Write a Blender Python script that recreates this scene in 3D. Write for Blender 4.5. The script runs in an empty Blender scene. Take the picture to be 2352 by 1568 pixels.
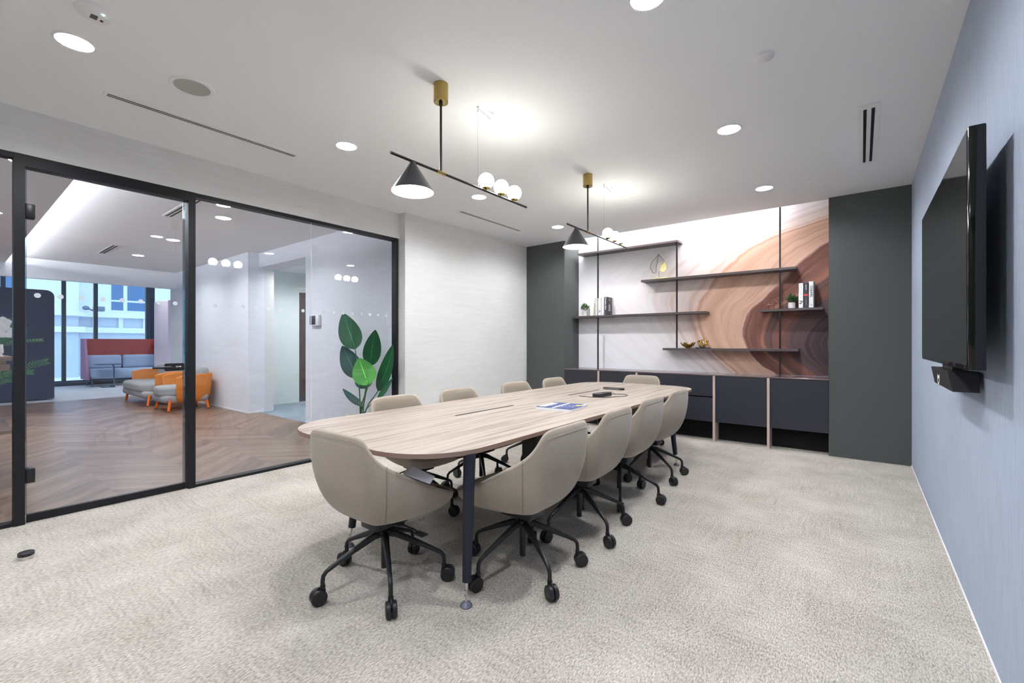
import bpy, bmesh, math, random
from mathutils import Vector, Matrix
PI = math.pi
random.seed(7)
S = bpy.context.scene
C = S.collection

# ---------------------------------------------------------------- camera
cam_d = bpy.data.cameras.new('camera')
cam = bpy.data.objects.new('camera', cam_d); C.objects.link(cam)
FPX = 1028.0
cam_d.sensor_width = 36.0
cam_d.lens = FPX / 2352 * 36.0
cam_d.shift_y = 3.0 / 2352
cam_d.clip_start = 0.02
YAW = math.atan(802 / FPX)
cam.location = (0, 0, 1.27)
cam.rotation_euler = (PI / 2, 0, YAW)
S.camera = cam
# ---------------------------------------------------------------- world and exposure
w = bpy.data.worlds.new('world'); S.world = w; w.use_nodes = True
bg = w.node_tree.nodes['Background']
bg.inputs[0].default_value = (0.50, 0.72, 1.0, 1)
bg.inputs[1].default_value = 2.0
S.view_settings.view_transform = 'Standard'
S.view_settings.look = 'None'
S.view_settings.gamma = 1
S.view_settings.use_curve_mapping = False
S.view_settings.exposure = 0.6
LAMP = 92.0      # ceiling downlights
GLOBE = 20.0      # pendant globes
COVE = 5.5       # strip over the mural
LOUNGE = 88.0   # lounge downlights

# ---------------------------------------------------------------- colour + material helpers
def srgb(r, g, b):
    def f(c):
        c /= 255.0
        return c / 12.92 if c <= 0.04045 else ((c + 0.055) / 1.055) ** 2.4
    return (f(r), f(g), f(b), 1)

class N:
    def __init__(s, name):
        s.m = bpy.data.materials.new(name); s.m.use_nodes = True
        s.t = s.m.node_tree; s.n = s.t.nodes
        s.b = s.n['Principled BSDF']; s.out = s.n['Material Output']
    def new(s, kind, **kw):
        n = s.n.new(kind)
        for k, v in kw.items(): setattr(n, k, v)
        return n
    def put(s, sock, v):
        if isinstance(v, bpy.types.NodeSocket): s.t.links.new(v, sock)
        else: sock.default_value = v
    def math(s, op, a, b=0.0, c=None, clamp=False):
        n = s.new('ShaderNodeMath', operation=op, use_clamp=clamp)
        s.put(n.inputs[0], a); s.put(n.inputs[1], b)
        if c is not None: s.put(n.inputs[2], c)
        return n.outputs[0]
    def coord(s, which='Object'):
        return s.new('ShaderNodeTexCoord').outputs[which]
    def geo(s):
        return s.new('ShaderNodeNewGeometry').outputs['Position']
    def mapping(s, vec, scale=(1, 1, 1), rot=(0, 0, 0), loc=(0, 0, 0)):
        n = s.new('ShaderNodeMapping')
        s.put(n.inputs['Vector'], vec); n.inputs['Scale'].default_value = scale
        n.inputs['Rotation'].default_value = rot; n.inputs['Location'].default_value = loc
        return n.outputs[0]
    def noise(s, vec, scale=5, detail=2, rough=0.5, dist=0):
        n = s.new('ShaderNodeTexNoise')
        s.put(n.inputs['Vector'], vec); s.put(n.inputs['Scale'], scale)
        n.inputs['Detail'].default_value = detail; n.inputs['Roughness'].default_value = rough
        n.inputs['Distortion'].default_value = dist
        return n.outputs['Fac']
    def ramp(s, fac, stops, interp='LINEAR'):
        n = s.new('ShaderNodeValToRGB'); s.put(n.inputs[0], fac)
        cr = n.color_ramp; cr.interpolation = interp
        while len(cr.elements) < len(stops): cr.elements.new(0.5)
        for e, (p, c) in zip(cr.elements, stops):
            e.position = p; e.color = c if len(c) == 4 else (*c, 1)
        return n.outputs[0]
    def mix(s, fac, a, b, blend='MIX'):
        n = s.new('ShaderNodeMix', data_type='RGBA', blend_type=blend)
        s.put(n.inputs[0], fac); s.put(n.inputs[6], a); s.put(n.inputs[7], b)
        return n.outputs[2]
    def sep(s, vec):
        n = s.new('ShaderNodeSeparateXYZ'); s.put(n.inputs[0], vec)
        return n.outputs
    def comb(s, x, y, z):
        n = s.new('ShaderNodeCombineXYZ')
        s.put(n.inputs[0], x); s.put(n.inputs[1], y); s.put(n.inputs[2], z)
        return n.outputs[0]
    def bump(s, h, strength=0.2, dist=0.01):
        n = s.new('ShaderNodeBump'); s.put(n.inputs['Height'], h)
        n.inputs['Strength'].default_value = strength; n.inputs['Distance'].default_value = dist
        s.t.links.new(n.outputs[0], s.b.inputs['Normal'])
    def base(s, col, rough=0.5, metal=0.0, spec=None):
        s.put(s.b.inputs['Base Color'], col); s.put(s.b.inputs['Roughness'], rough)
        s.b.inputs['Metallic'].default_value = metal
        if spec is not None: s.b.inputs['Specular IOR Level'].default_value = spec
        return s

M = {}
def plain(name, col, rough=0.5, metal=0.0, var=0.06, scale=30, bump=0.0, spec=None):
    n = N(name)
    f = n.noise(n.coord(), scale, 3)
    a = tuple(c * (1 - var) for c in col[:3]) + (1,); b = tuple(min(1, c * (1 + var)) for c in col[:3]) + (1,)
    n.base(n.mix(f, a, b), rough, metal, spec)
    if bump: n.bump(n.noise(n.coord(), scale * 6, 2), bump, 0.004)
    M[name] = n.m
    return n.m
plain('ceiling_paint', srgb(245, 246, 248), 0.9, var=0.01)
plain('rear_wall', srgb(128, 126, 124), 0.85, var=0.015)
plain('white_paint', srgb(238, 240, 244), 0.85, var=0.015)
plain('white_plastic', srgb(242, 242, 244), 0.45, var=0.01)
plain('grille_grey', srgb(176, 177, 173), 0.7, var=0.04, scale=400)
plain('black_metal', srgb(30, 31, 34), 0.38, 0.2, var=0.05)
plain('post_black', srgb(24, 25, 30), 0.45, 0.0, var=0.05, spec=0.3)
plain('black_plastic', srgb(27, 27, 30), 0.42, var=0.05)
plain('black_void', srgb(8, 8, 9), 0.9, var=0.05)
plain('navy_leg', srgb(30, 36, 52), 0.35, 0.3, var=0.05)
plain('grey_foot', srgb(108, 110, 126), 0.4, 0.3)
plain('chrome', srgb(215, 215, 218), 0.15, 1.0, var=0.02)
plain('brass', srgb(172, 150, 92), 0.24, 1.0, var=0.05)
plain('gold', srgb(200, 170, 95), 0.12, 1.0, var=0.06)
plain('rose_wire', srgb(226, 168, 140), 0.2, 1.0, var=0.05)
plain('pier_grey', srgb(76, 80, 80), 0.75, var=0.03)
plain('cabinet_charcoal', srgb(38, 40, 50), 0.5, var=0.08, scale=12, bump=0.02)
plain('divider_wood', srgb(196, 178, 168), 0.5, var=0.05)
plain('counter_top', srgb(112, 100, 100), 0.12, var=0.05)
plain('shelf_brown', srgb(80, 72, 73), 0.45, var=0.05)
plain('tv_gloss', srgb(9, 9, 11), 0.08, var=0.02)
plain('tv_screen', srgb(18, 19, 21), 0.06, var=0.01)
plain('orange_shell', srgb(218, 128, 38), 0.55, var=0.04)
plain('orange_leg', srgb(240, 118, 34), 0.4, var=0.03)
plain('grey_cushion', srgb(158, 160, 162), 0.9, var=0.05, scale=60)
plain('blue_cushion', srgb(168, 186, 212), 0.9, var=0.05, scale=60)
plain('red_panel', srgb(160, 62, 54), 0.85, var=0.04)
plain('mauve_panel', srgb(178, 128, 158), 0.85, var=0.04)
plain('blue_metal', srgb(48, 74, 104), 0.4, var=0.03)
plain('navy_pod', srgb(15, 27, 66), 0.6, var=0.1, scale=8)
plain('desk_wood', srgb(126, 98, 86), 0.5, var=0.08)
plain('brass_strip', srgb(190, 176, 130), 0.35, 0.4)
plain('brown_door', srgb(78, 64, 60), 0.5, var=0.05)
plain('corridor_green', srgb(216, 224, 222), 0.8, var=0.02)
plain('pot_white', srgb(235, 235, 232), 0.4, var=0.01)
plain('soil', srgb(60, 45, 35), 0.95, var=0.3, scale=80)
plain('stem_green', srgb(60, 108, 62), 0.5, var=0.1)
plain('candle_wax', srgb(238, 238, 228), 0.5, var=0.01)
plain('paper_white', srgb(240, 241, 246), 0.7, var=0.01)
plain('book_grey', srgb(205, 203, 200), 0.7, var=0.02)
plain('book_dark', srgb(62, 60, 66), 0.55, var=0.05)
plain('ink_black', srgb(30, 30, 34), 0.6)
plain('ink_grey', srgb(170, 170, 178), 0.6)
plain('ink_white', srgb(230, 230, 232), 0.6)
plain('ink_red', srgb(225, 70, 62), 0.6)
plain('ink_yellow', srgb(228, 216, 90), 0.6)
plain('ink_blue', srgb(38, 62, 118), 0.5, var=0.25, scale=40)
plain('frosted_dot', srgb(240, 240, 244), 0.7, var=0.01)
plain('window_frame', srgb(34, 50, 66), 0.4, 0.2)
plain('facade_stone', srgb(190, 196, 204), 0.85, var=0.05, scale=1.2)  # stone darkened so the wall between cornices reads as a shaded recess
plain('facade_light', srgb(228, 229, 232), 0.85, var=0.02, scale=1.2)
plain('facade_glass', srgb(70, 110, 150), 0.2, var=0.12, scale=1.5)
plain('orchid_white', srgb(240, 236, 234), 0.6, var=0.02)
plain('orchid_lip', srgb(200, 70, 60), 0.6)
plain('kraft_grey', srgb(92, 86, 82), 0.6)
plain('led_red', srgb(90, 24, 40), 0.4)
plain('table_edge', srgb(140, 116, 106), 0.55, var=0.06)

def emit(name, col, power, lo=None):
    n = N(name)
    e = n.new('ShaderNodeEmission'); e.inputs[0].default_value = col
    if lo is None: e.inputs[1].default_value = power
    else:
        # a downlight sends most of its light down its axis: strength follows the emitter's own angle
        g = n.new('ShaderNodeNewGeometry')
        d = n.new('ShaderNodeVectorMath', operation='DOT_PRODUCT')
        n.t.links.new(g.outputs['Normal'], d.inputs[0]); n.t.links.new(g.outputs['Incoming'], d.inputs[1])
        mr = n.new('ShaderNodeMapRange', interpolation_type='SMOOTHSTEP')
        n.put(mr.inputs[0], d.outputs['Value'])
        mr.inputs[1].default_value = 0.10; mr.inputs[2].default_value = 0.48
        mr.inputs[3].default_value = lo; mr.inputs[4].default_value = power
        n.t.links.new(mr.outputs[0], e.inputs[1])
    n.t.links.new(e.outputs[0], n.out.inputs[0])
    n.n.remove(n.b)
    M[name] = n.m
    return n.m
emit('lamp_disc', (0.95, 0.975, 1, 1), LAMP * 3.2, 5)
emit('lounge_disc', (0.97, 0.98, 1, 1), LOUNGE * 3.2, 5)
emit('globe_glow', (1, 0.985, 0.88, 1), GLOBE)
emit('cone_glow', (1, 0.98, 0.95, 1), 260)
plain('lining_white', srgb(250, 250, 250), 0.8, var=0.0)
emit('cove_strip', (1, 0.96, 0.95, 1), COVE * 10)
emit('lounge_strip', (0.96, 0.96, 1, 1), 130)
emit('led_green', (0.3, 1, 0.8, 1), 6)

def glass(name, tint=(0.94, 0.96, 0.97, 1), r0=0.045):
    n = N(name)
    lw = n.new('ShaderNodeLayerWeight'); lw.inputs[0].default_value = 0.5
    p = n.math('POWER', lw.outputs['Facing'], 5.0)
    f = n.math('MULTIPLY_ADD', p, 1 - r0, r0)
    tr = n.new('ShaderNodeBsdfTransparent'); tr.inputs[0].default_value = tint
    gl = n.new('ShaderNodeBsdfGlossy'); gl.inputs['Roughness'].default_value = 0.0
    mx = n.new('ShaderNodeMixShader')
    n.put(mx.inputs[0], f); n.t.links.new(tr.outputs[0], mx.inputs[1]); n.t.links.new(gl.outputs[0], mx.inputs[2])
    n.t.links.new(mx.outputs[0], n.out.inputs[0]); n.n.remove(n.b)
    M[name] = n.m
glass('pane_glass')
glass('edge_glass', (0.55, 0.66, 0.7, 1), 0.12)

def carpet(name, a, b, tile=0.5):
    n = N(name); P = n.geo(); x, y, z = n.sep(P)
    # woven loops: fine fleck, with short bars that turn direction from patch to patch
    fine = n.noise(n.mapping(P, (170, 60, 1), (0, 0, 0.9)), 1, 2, 0.6)
    barx = n.noise(n.mapping(P, (4, 62, 1)), 1, 2, 0.6)
    bary = n.noise(n.mapping(P, (62, 4, 1)), 1, 2, 0.6)
    chk = n.new('ShaderNodeTexChecker'); n.put(chk.inputs[0], P); chk.inputs['Scale'].default_value = 1 / tile
    bars = n.math('ADD', n.math('MULTIPLY', barx, chk.outputs['Fac']), n.math('MULTIPLY', bary, n.math('SUBTRACT', 1, chk.outputs['Fac'])))
    patch = n.noise(n.mapping(P, (2.2, 2.2, 1)), 1, 3, 0.6)
    v = n.math('ADD', n.math('MULTIPLY', fine, 0.68), n.math('ADD', n.math('MULTIPLY', bars, 0.16), n.math('MULTIPLY', patch, 0.22)))
    col = n.ramp(v, [(0.36, a), (0.72, b)])
    n.base(col, 0.95, spec=0.1)
    n.bump(n.math('MULTIPLY_ADD', bars, 0.35, fine), 0.5, 0.005)
    M[name] = n.m
carpet('carpet_beige', srgb(130, 122, 112), srgb(220, 214, 206))
carpet('carpet_lounge', srgb(178, 180, 184), srgb(214, 216, 220))
carpet('carpet_blue', srgb(120, 132, 142), srgb(160, 172, 182))

def chevron(name):
    n = N(name); P = n.geo(); x, y, z = n.sep(P)
    W = 0.62; pl = 0.13
    u = n.math('DIVIDE', n.math('ADD', y, 40), W)
    col_i = n.math('FLOOR', u); fr = n.math('FRACT', u)
    par = n.math('MODULO', col_i, 2.0)
    sgn = n.math('SUBTRACT', n.math('MULTIPLY', par, 2), 1)
    local = n.math('MULTIPLY', n.math('SUBTRACT', fr, 0.5), n.math('MULTIPLY', sgn, W))
    q = n.math('ADD', x, local)                       # across the plank
    al = n.math('SUBTRACT', x, local)
    pi_ = n.math('FLOOR', n.math('DIVIDE', q, pl))
    wn = n.new('ShaderNodeTexWhiteNoise', noise_dimensions='2D')
    n.put(wn.inputs['Vector'], n.comb(pi_, col_i, 0))
    grain = n.noise(n.comb(n.math('MULTIPLY', q, 38), n.math('MULTIPLY', al, 2.2), n.math('MULTIPLY', wn.outputs['Value'], 9)), 1, 4, 0.65, 0.6)
    v = n.math('ADD', n.math('MULTIPLY', grain, 0.82), n.math('MULTIPLY', wn.outputs['Value'], 0.18))
    c = n.ramp(v, [(0.25, srgb(70, 50, 41)), (0.45, srgb(114, 86, 70)), (0.6, srgb(148, 118, 99)), (0.8, srgb(180, 153, 134))])
    n.base(c, n.math('MULTIPLY_ADD', grain, 0.16, 0.27), spec=0.6)
    n.bump(grain, 0.12, 0.003)
    M[name] = n.m
chevron('chevron_wood')

def laminate(name):
    n = N(name); P = n.geo()
    warp = n.noise(n.mapping(P, (2.2, 0.7, 1)), 1, 2)
    x, y, z = n.sep(P)
    xx = n.math('MULTIPLY_ADD', warp, 0.16, x)
    g = n.noise(n.comb(n.math('MULTIPLY', xx, 26), n.math('MULTIPLY', y, 1.1), z), 1, 4, 0.62)
    g2 = n.noise(n.comb(n.math('MULTIPLY', xx, 110), n.math('MULTIPLY', y, 2.5), z), 1, 2, 0.5)
    v = n.math('ADD', n.math('MULTIPLY', g, 0.8), n.math('MULTIPLY', g2, 0.2))
    c = n.ramp(v, [(0.32, srgb(108, 93, 83)), (0.43, srgb(152, 137, 126)), (0.52, srgb(176, 163, 152)), (0.75, srgb(192, 180, 170))])
    n.base(c, 0.36, spec=0.45)
    M[name] = n.m
laminate('ash_laminate')

def fabric(name, col, v=0.10):
    n = N(name); P = n.coord()
    a = n.noise(n.mapping(P, (260, 260, 260)), 1, 2, 0.6); b = n.noise(P, 7, 2)
    f = n.math('ADD', n.math('MULTIPLY', a, 0.7), n.math('MULTIPLY', b, 0.3))
    lo = tuple(c * (1 - v * 1.6) for c in col[:3]) + (1,); hi = tuple(min(1, c * (1 + v)) for c in col[:3]) + (1,)
    n.base(n.ramp(f, [(0.3, lo), (0.7, hi)]), 0.92, spec=0.15)
    n.b.inputs['Sheen Weight'].default_value = 0.25
    n.bump(a, 0.25, 0.002)
    M[name] = n.m
fabric('chair_fabric', srgb(164, 153, 140))
fabric('cushion_fabric', srgb(180, 168, 152))
fabric('seam_thread', srgb(128, 118, 106))

def wallpaper(name, col, dcol, direction):
    n = N(name); P = n.geo()
    sc = (3, 3, 60) if direction == 'h' else (90, 90, 5)
    a = n.noise(n.mapping(P, sc), 1, 4, 0.7, 0.5); b = n.noise(n.mapping(P, (1.5, 1.5, 2)), 1, 2)
    f = n.math('ADD', n.math('MULTIPLY', a, 0.75), n.math('MULTIPLY', b, 0.25))
    n.base(n.ramp(f, [(0.3, dcol), (0.62, col)]), 0.85, spec=0.2)
    n.bump(a, 0.12, 0.003)
    M[name] = n.m
wallpaper('wall_linen', srgb(225, 225, 225), srgb(214, 214, 212), 'h')
wallpaper('wall_blue', srgb(170, 181, 200), srgb(152, 163, 182), 'v')
wallpaper('wall_lounge', srgb(234, 236, 242), srgb(222, 224, 231), 'h')

def mural(name):
    n = N(name); P = n.geo(); x, y, z = n.sep(P)
    w1 = n.noise(n.mapping(P, (1.1, 1, 1.3)), 1, 2, 0.5); w2 = n.noise(n.mapping(P, (5, 1, 4)), 1, 2, 0.5)
    zz = n.math('ADD', z, n.math('MULTIPLY', n.math('SUBTRACT', w1, 0.5), 0.07))
    zn = n.math('DIVIDE', n.math('SUBTRACT', zz, 0.6), 2.6, clamp=True)
    def curve(pts):
        fc = n.new('ShaderNodeFloatCurve'); n.put(fc.inputs['Value'], zn)
        cv = fc.mapping.curves[0]
        pts = sorted(pts)
        cv.points[0].location = pts[0]; cv.points[1].location = pts[-1]
        for p in pts[1:-1]: cv.points.new(*p)
        fc.mapping.update()
        return fc.outputs[0]
    tp = [(0.843, -1.281), (1.191, -1.667), (1.436, -1.783), (1.805, -1.80), (2.098, -1.61), (2.421, -1.281), (2.625, -0.874), (2.781, -0.311)]
    pts = [(0.0, (-0.95 + 2) / 4)] + [((Z - 0.6) / 2.6, (X + 2) / 4) for Z, X in tp] + [(1.0, 0.78)]
    g = n.math('MULTIPLY_ADD', curve(pts), 4, -2)
    wd = curve([(0, 0.44), (0.23, 0.47), (0.4, 0.62), (0.55, 0.85), (0.75, 0.85), (1, 0.8)])
    F = n.math('DIVIDE', n.math('SUBTRACT', x, g), wd)
    F = n.math('ADD', F, n.math('MULTIPLY', n.math('SUBTRACT', w2, 0.5), 0.16))
    st = n.noise(n.comb(n.math('MULTIPLY', F, 5.0), n.math('MULTIPLY', z, 0.5), n.math('MULTIPLY', x, 0.25)), 1, 5, 0.66, 0.4)
    st2 = n.noise(n.comb(n.math('MULTIPLY', F, 34.0), n.math('MULTIPLY', z, 1.1), n.math('MULTIPLY', x, 0.5)), 1, 3, 0.6)
    Fs = n.math('DIVIDE', n.math('ADD', F, 3.5), 6.5, clamp=True)
    def at(f): return (f + 3.5) / 6.5
    base = n.ramp(Fs, [(0.0, srgb(242, 242, 248)), (at(-1.9), srgb(242, 239, 243)), (at(-0.95), srgb(241, 236, 238)), (at(-0.9), srgb(232, 218, 216)), (at(-0.82), srgb(239, 230, 231)), (at(-0.6), srgb(236, 224, 223)), (at(-0.55), srgb(222, 200, 192)), (at(-0.48), srgb(236, 222, 219)), (at(-0.22), srgb(230, 212, 206)), (at(-0.18), srgb(212, 184, 172)), (at(-0.10), srgb(228, 206, 198)), (at(-0.04), srgb(222, 196, 186)),
                       (at(0.0), srgb(196, 148, 122)), (at(0.10), srgb(222, 186, 166)), (at(0.28), srgb(204, 162, 140)), (at(0.45), srgb(220, 184, 162)),
                       (at(0.94), srgb(216, 176, 156)), (at(0.99), srgb(224, 186, 170)), (at(1.04), srgb(124, 84, 74)), (at(1.35), srgb(130, 88, 78)), (at(1.45), srgb(176, 120, 102)),
                       (at(1.52), srgb(106, 82, 80)), (at(1.9), srgb(138, 92, 82)), (at(2.1), srgb(96, 76, 80)), (at(2.7), srgb(66, 54, 60))])
    # thin veins, stronger over the tan and dark field
    amt = n.math('MULTIPLY_ADD', n.math('SMOOTH_MIN', Fs, 0.75, 0.1), 0.9, -0.22, clamp=True)
    dark = n.mix(n.math('MULTIPLY', amt, n.math('MULTIPLY', n.math('SUBTRACT', st, 0.48, clamp=True), 5.5, clamp=True)), base, srgb(150, 100, 80), 'MULTIPLY')
    lite = n.mix(n.math('MULTIPLY', amt, n.math('MULTIPLY', n.math('SUBTRACT', st2, 0.58, clamp=True), 3.0, clamp=True)), dark, srgb(226, 184, 164))
    vn = n.noise(n.comb(n.math('MULTIPLY', F, 1.9), n.math('MULTIPLY', z, 0.25), 0.0), 1, 2, 0.5, 0.5)
    vein = n.math('MULTIPLY', n.math('SUBTRACT', 1, n.math('DIVIDE', n.math('ABSOLUTE', n.math('SUBTRACT', vn, 0.5)), 0.03, clamp=True)), 0.07)
    c = n.mix(vein, lite, srgb(180, 140, 130))
    n.base(c, 0.55, spec=0.3)
    M[name] = n.m
mural('mural_print')

def leafmat(name, a, b):
    n = N(name); P = n.coord('UV'); u, v, _ = n.sep(P)
    st = n.new('ShaderNodeTexWave'); st.wave_type = 'BANDS'
    q = n.math('ADD', n.math('MULTIPLY', v, 1.0), n.math('MULTIPLY', n.math('ABSOLUTE', n.math('SUBTRACT', u, 0.5)), 0.5))
    n.put(st.inputs[0], n.comb(q, 0, 0)); st.inputs['Scale'].default_value = 9; st.inputs['Distortion'].default_value = 0
    mid = n.math('LESS_THAN', n.math('ABSOLUTE', n.math('SUBTRACT', u, 0.5)), 0.018)
    c = n.mix(n.math('MULTIPLY', st.outputs['Fac'], 0.5), a, b)
    c = n.mix(mid, c, tuple(min(1, k * 2.2) for k in b[:3]) + (1,))
    n.base(c, 0.35, spec=0.5)
    n.bump(st.outputs['Fac'], 0.3, 0.004)
    M[name] = n.m
leafmat('leaf_deep', srgb(20, 78, 46), srgb(34, 112, 62))
leafmat('leaf_teal', srgb(26, 66, 60), srgb(42, 90, 82))
leafmat('leaf_bright', srgb(58, 140, 48), srgb(86, 170, 62))
leafmat('leaf_small', srgb(32, 82, 34), srgb(84, 136, 66))
leafmat('leaf_frond', srgb(44, 98, 52), srgb(96, 156, 92))

# ---------------------------------------------------------------- geometry helpers
ROOT = {}
class MB:
    def __init__(s): s.bm = bmesh.new(); s.mi = 0; s.uv = None
    def _tag(s, faces):
        for f in faces: f.material_index = s.mi
    def box(s, x0, x1, y0, y1, z0, z1, bev=0.0, seg=2):
        r = bmesh.ops.create_cube(s.bm, size=1)
        vs = r['verts']
        for v in vs:
            v.co = Vector(((x0 + x1) / 2 + v.co.x * (x1 - x0), (y0 + y1) / 2 + v.co.y * (y1 - y0), (z0 + z1) / 2 + v.co.z * (z1 - z0)))
        fs = list({f for v in vs for f in v.link_faces}); s._tag(fs)
        if bev:
            es = list({e for v in vs for e in v.link_edges})
            bmesh.ops.bevel(s.bm, geom=es, offset=bev, segments=seg, affect='EDGES', profile=0.5)
        return s
    def hexa(s, pts):
        vs = [s.bm.verts.new(p) for p in pts]
        fs = [s.bm.faces.new([vs[i] for i in q]) for q in ((3, 2, 1, 0), (4, 5, 6, 7), (0, 1, 5, 4), (1, 2, 6, 5), (2, 3, 7, 6), (3, 0, 4, 7))]
        s._tag(fs); return s
    def prism(s, pts, z0, z1):
        lo = [s.bm.verts.new((x, y, z0)) for x, y in pts]; hi = [s.bm.verts.new((x, y, z1)) for x, y in pts]
        n = len(pts)
        fs = [s.bm.faces.new(list(reversed(lo))), s.bm.faces.new(hi)]
        fs += [s.bm.faces.new((lo[i], lo[(i + 1) % n], hi[(i + 1) % n], hi[i])) for i in range(n)]
        s._tag(fs); return s
    def prism_axis(s, pts, a0, a1, axis):
        # pts are (u, v): axis 'y' -> (u, a, v), axis 'x' -> (a, u, v)
        def P(u, v, a): return (u, a, v) if axis == 'y' else (a, u, v)
        lo = [s.bm.verts.new(P(u, v, a0)) for u, v in pts]; hi = [s.bm.verts.new(P(u, v, a1)) for u, v in pts]
        n = len(pts)
        fs = [s.bm.faces.new(list(reversed(lo))), s.bm.faces.new(hi)]
        fs += [s.bm.faces.new((lo[i], lo[(i + 1) % n], hi[(i + 1) % n], hi[i])) for i in range(n)]
        bmesh.ops.recalc_face_normals(s.bm, faces=fs)
        s._tag(fs); return s
    def tube(s, pts, rad, n=10, cap=True, closed=False):
        pts = [Vector(p) for p in pts]
        if not isinstance(rad, (list, tuple)): rad = [rad] * len(pts)
        rings = []; up = None
        for i, p in enumerate(pts):
            if closed: d = pts[(i + 1) % len(pts)] - pts[i - 1]
            else: d = pts[min(i + 1, len(pts) - 1)] - pts[max(i - 1, 0)]
            d.normalize()
            if up is None:
                up = Vector((0, 0, 1)) if abs(d.z) < 0.9 else Vector((1, 0, 0))
            a = d.cross(up)
            if a.length < 1e-5: a = d.cross(Vector((0, 1, 0)))
            a.normalize(); b = a.cross(d).normalized(); up = b
            rings.append([s.bm.verts.new(p + (a * math.cos(t) + b * math.sin(t)) * rad[i]) for t in [2 * PI * k / n for k in range(n)]])
        fs = []
        m = len(rings)
        for i in range(m if closed else m - 1):
            A, B = rings[i], rings[(i + 1) % m]
            for k in range(n): fs.append(s.bm.faces.new((A[k], A[(k + 1) % n], B[(k + 1) % n], B[k])))
        if cap and not closed:
            fs.append(s.bm.faces.new(list(reversed(rings[0])))); fs.append(s.bm.faces.new(rings[-1]))
        bmesh.ops.recalc_face_normals(s.bm, faces=fs)
        s._tag(fs); return s
    def lathe(s, prof, c=(0, 0, 0), n=24, axis='z', cap=True):
        rings = []
        for r, h in prof:
            ring = []
            for k in range(n):
                t = 2 * PI * k / n; a, b = r * math.cos(t), r * math.sin(t)
                v = {'z': (a, b, h), 'y': (a, h, b), 'x': (h, a, b)}[axis]
                ring.append(s.bm.verts.new((c[0] + v[0], c[1] + v[1], c[2] + v[2])))
            rings.append(ring)
        fs = []
        for A, B in zip(rings, rings[1:]):
            for k in range(n): fs.append(s.bm.faces.new((A[k], A[(k + 1) % n], B[(k + 1) % n], B[k])))
        if cap:
            fs.append(s.bm.faces.new(rings[0])); fs.append(s.bm.faces.new(rings[-1]))
        bmesh.ops.recalc_face_normals(s.bm, faces=fs)
        s._tag(fs); return s
    def sphere(s, c, r, n=20, scale=(1, 1, 1)):
        res = bmesh.ops.create_uvsphere(s.bm, u_segments=n, v_segments=n // 2 + 2, radius=r)
        for v in res['verts']: v.co = Vector((c[0] + v.co.x * scale[0], c[1] + v.co.y * scale[1], c[2] + v.co.z * scale[2]))
        s._tag({f for v in res['verts'] for f in v.link_faces}); return s
    def leaf(s, base, tip, width, normal, bend=0.1, fold=0.12, nose=0.6, rows=10):
        """a blade from base to tip with a folded midrib and drooping bend"""
        if s.uv is None: s.uv = s.bm.loops.layers.uv.new('UVMap')
        base = Vector(base); tip = Vector(tip); nrm = Vector(normal).normalized()
        d = tip - base; L = d.length; d.normalize()
        side = d.cross(nrm).normalized(); nrm = side.cross(d).normalized()
        g = []
        for i in range(rows + 1):
            t = i / rows
            wv = (math.sin(PI * min(1, t ** nose)) ** 0.72) * width / 2 if 0 < i < rows else width * 0.02
            cen = base + d * L * t + nrm * bend * L * math.sin(PI * t)
            row = []
            for k in range(5):
                q = (k - 2) / 2
                row.append((s.bm.verts.new(cen + side * wv * q + nrm * fold * wv * (abs(q) ** 1.3)), (q * 0.5 + 0.5, t)))
            g.append(row)
        fs = []
        for A, B in zip(g, g[1:]):
            for k in range(4):
                q = (A[k], A[k + 1], B[k + 1], B[k])
                f = s.bm.faces.new([v for v, _ in q])
                for lp, (_, uvc) in zip(f.loops, q): lp[s.uv].uv = uvc
                fs.append(f)
        s._tag(fs); return s
    def build(s, name, mats, parent=None, smooth=True, world=True, loc=None, mods=None):
        me = bpy.data.meshes.new(name)
        if parent is not None and world:
            r = parent
            while r.parent: r = r.parent
            if r.name in ROOT:
                s.bm.transform(ROOT[r.name].inverted())
        elif parent is None and loc is not None and world:
            s.bm.transform(Matrix.Translation(loc).inverted())
        s.bm.to_mesh(me); s.bm.free()
        if not isinstance(mats, (list, tuple)): mats = [mats]
        for m in mats: me.materials.append(M[m] if isinstance(m, str) else m)
        if smooth:
            for p in me.polygons: p.use_smooth = True
            me.set_sharp_from_angle(angle=math.radians(38))
        o = bpy.data.objects.new(name, me); C.objects.link(o)
        if parent is not None: o.parent = parent
        if parent is None:
            if loc is not None: o.location = loc
            ROOT[o.name] = Matrix.Translation(loc) if loc is not None else Matrix.Identity(4)
        if mods: mods(o)
        return o

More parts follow.
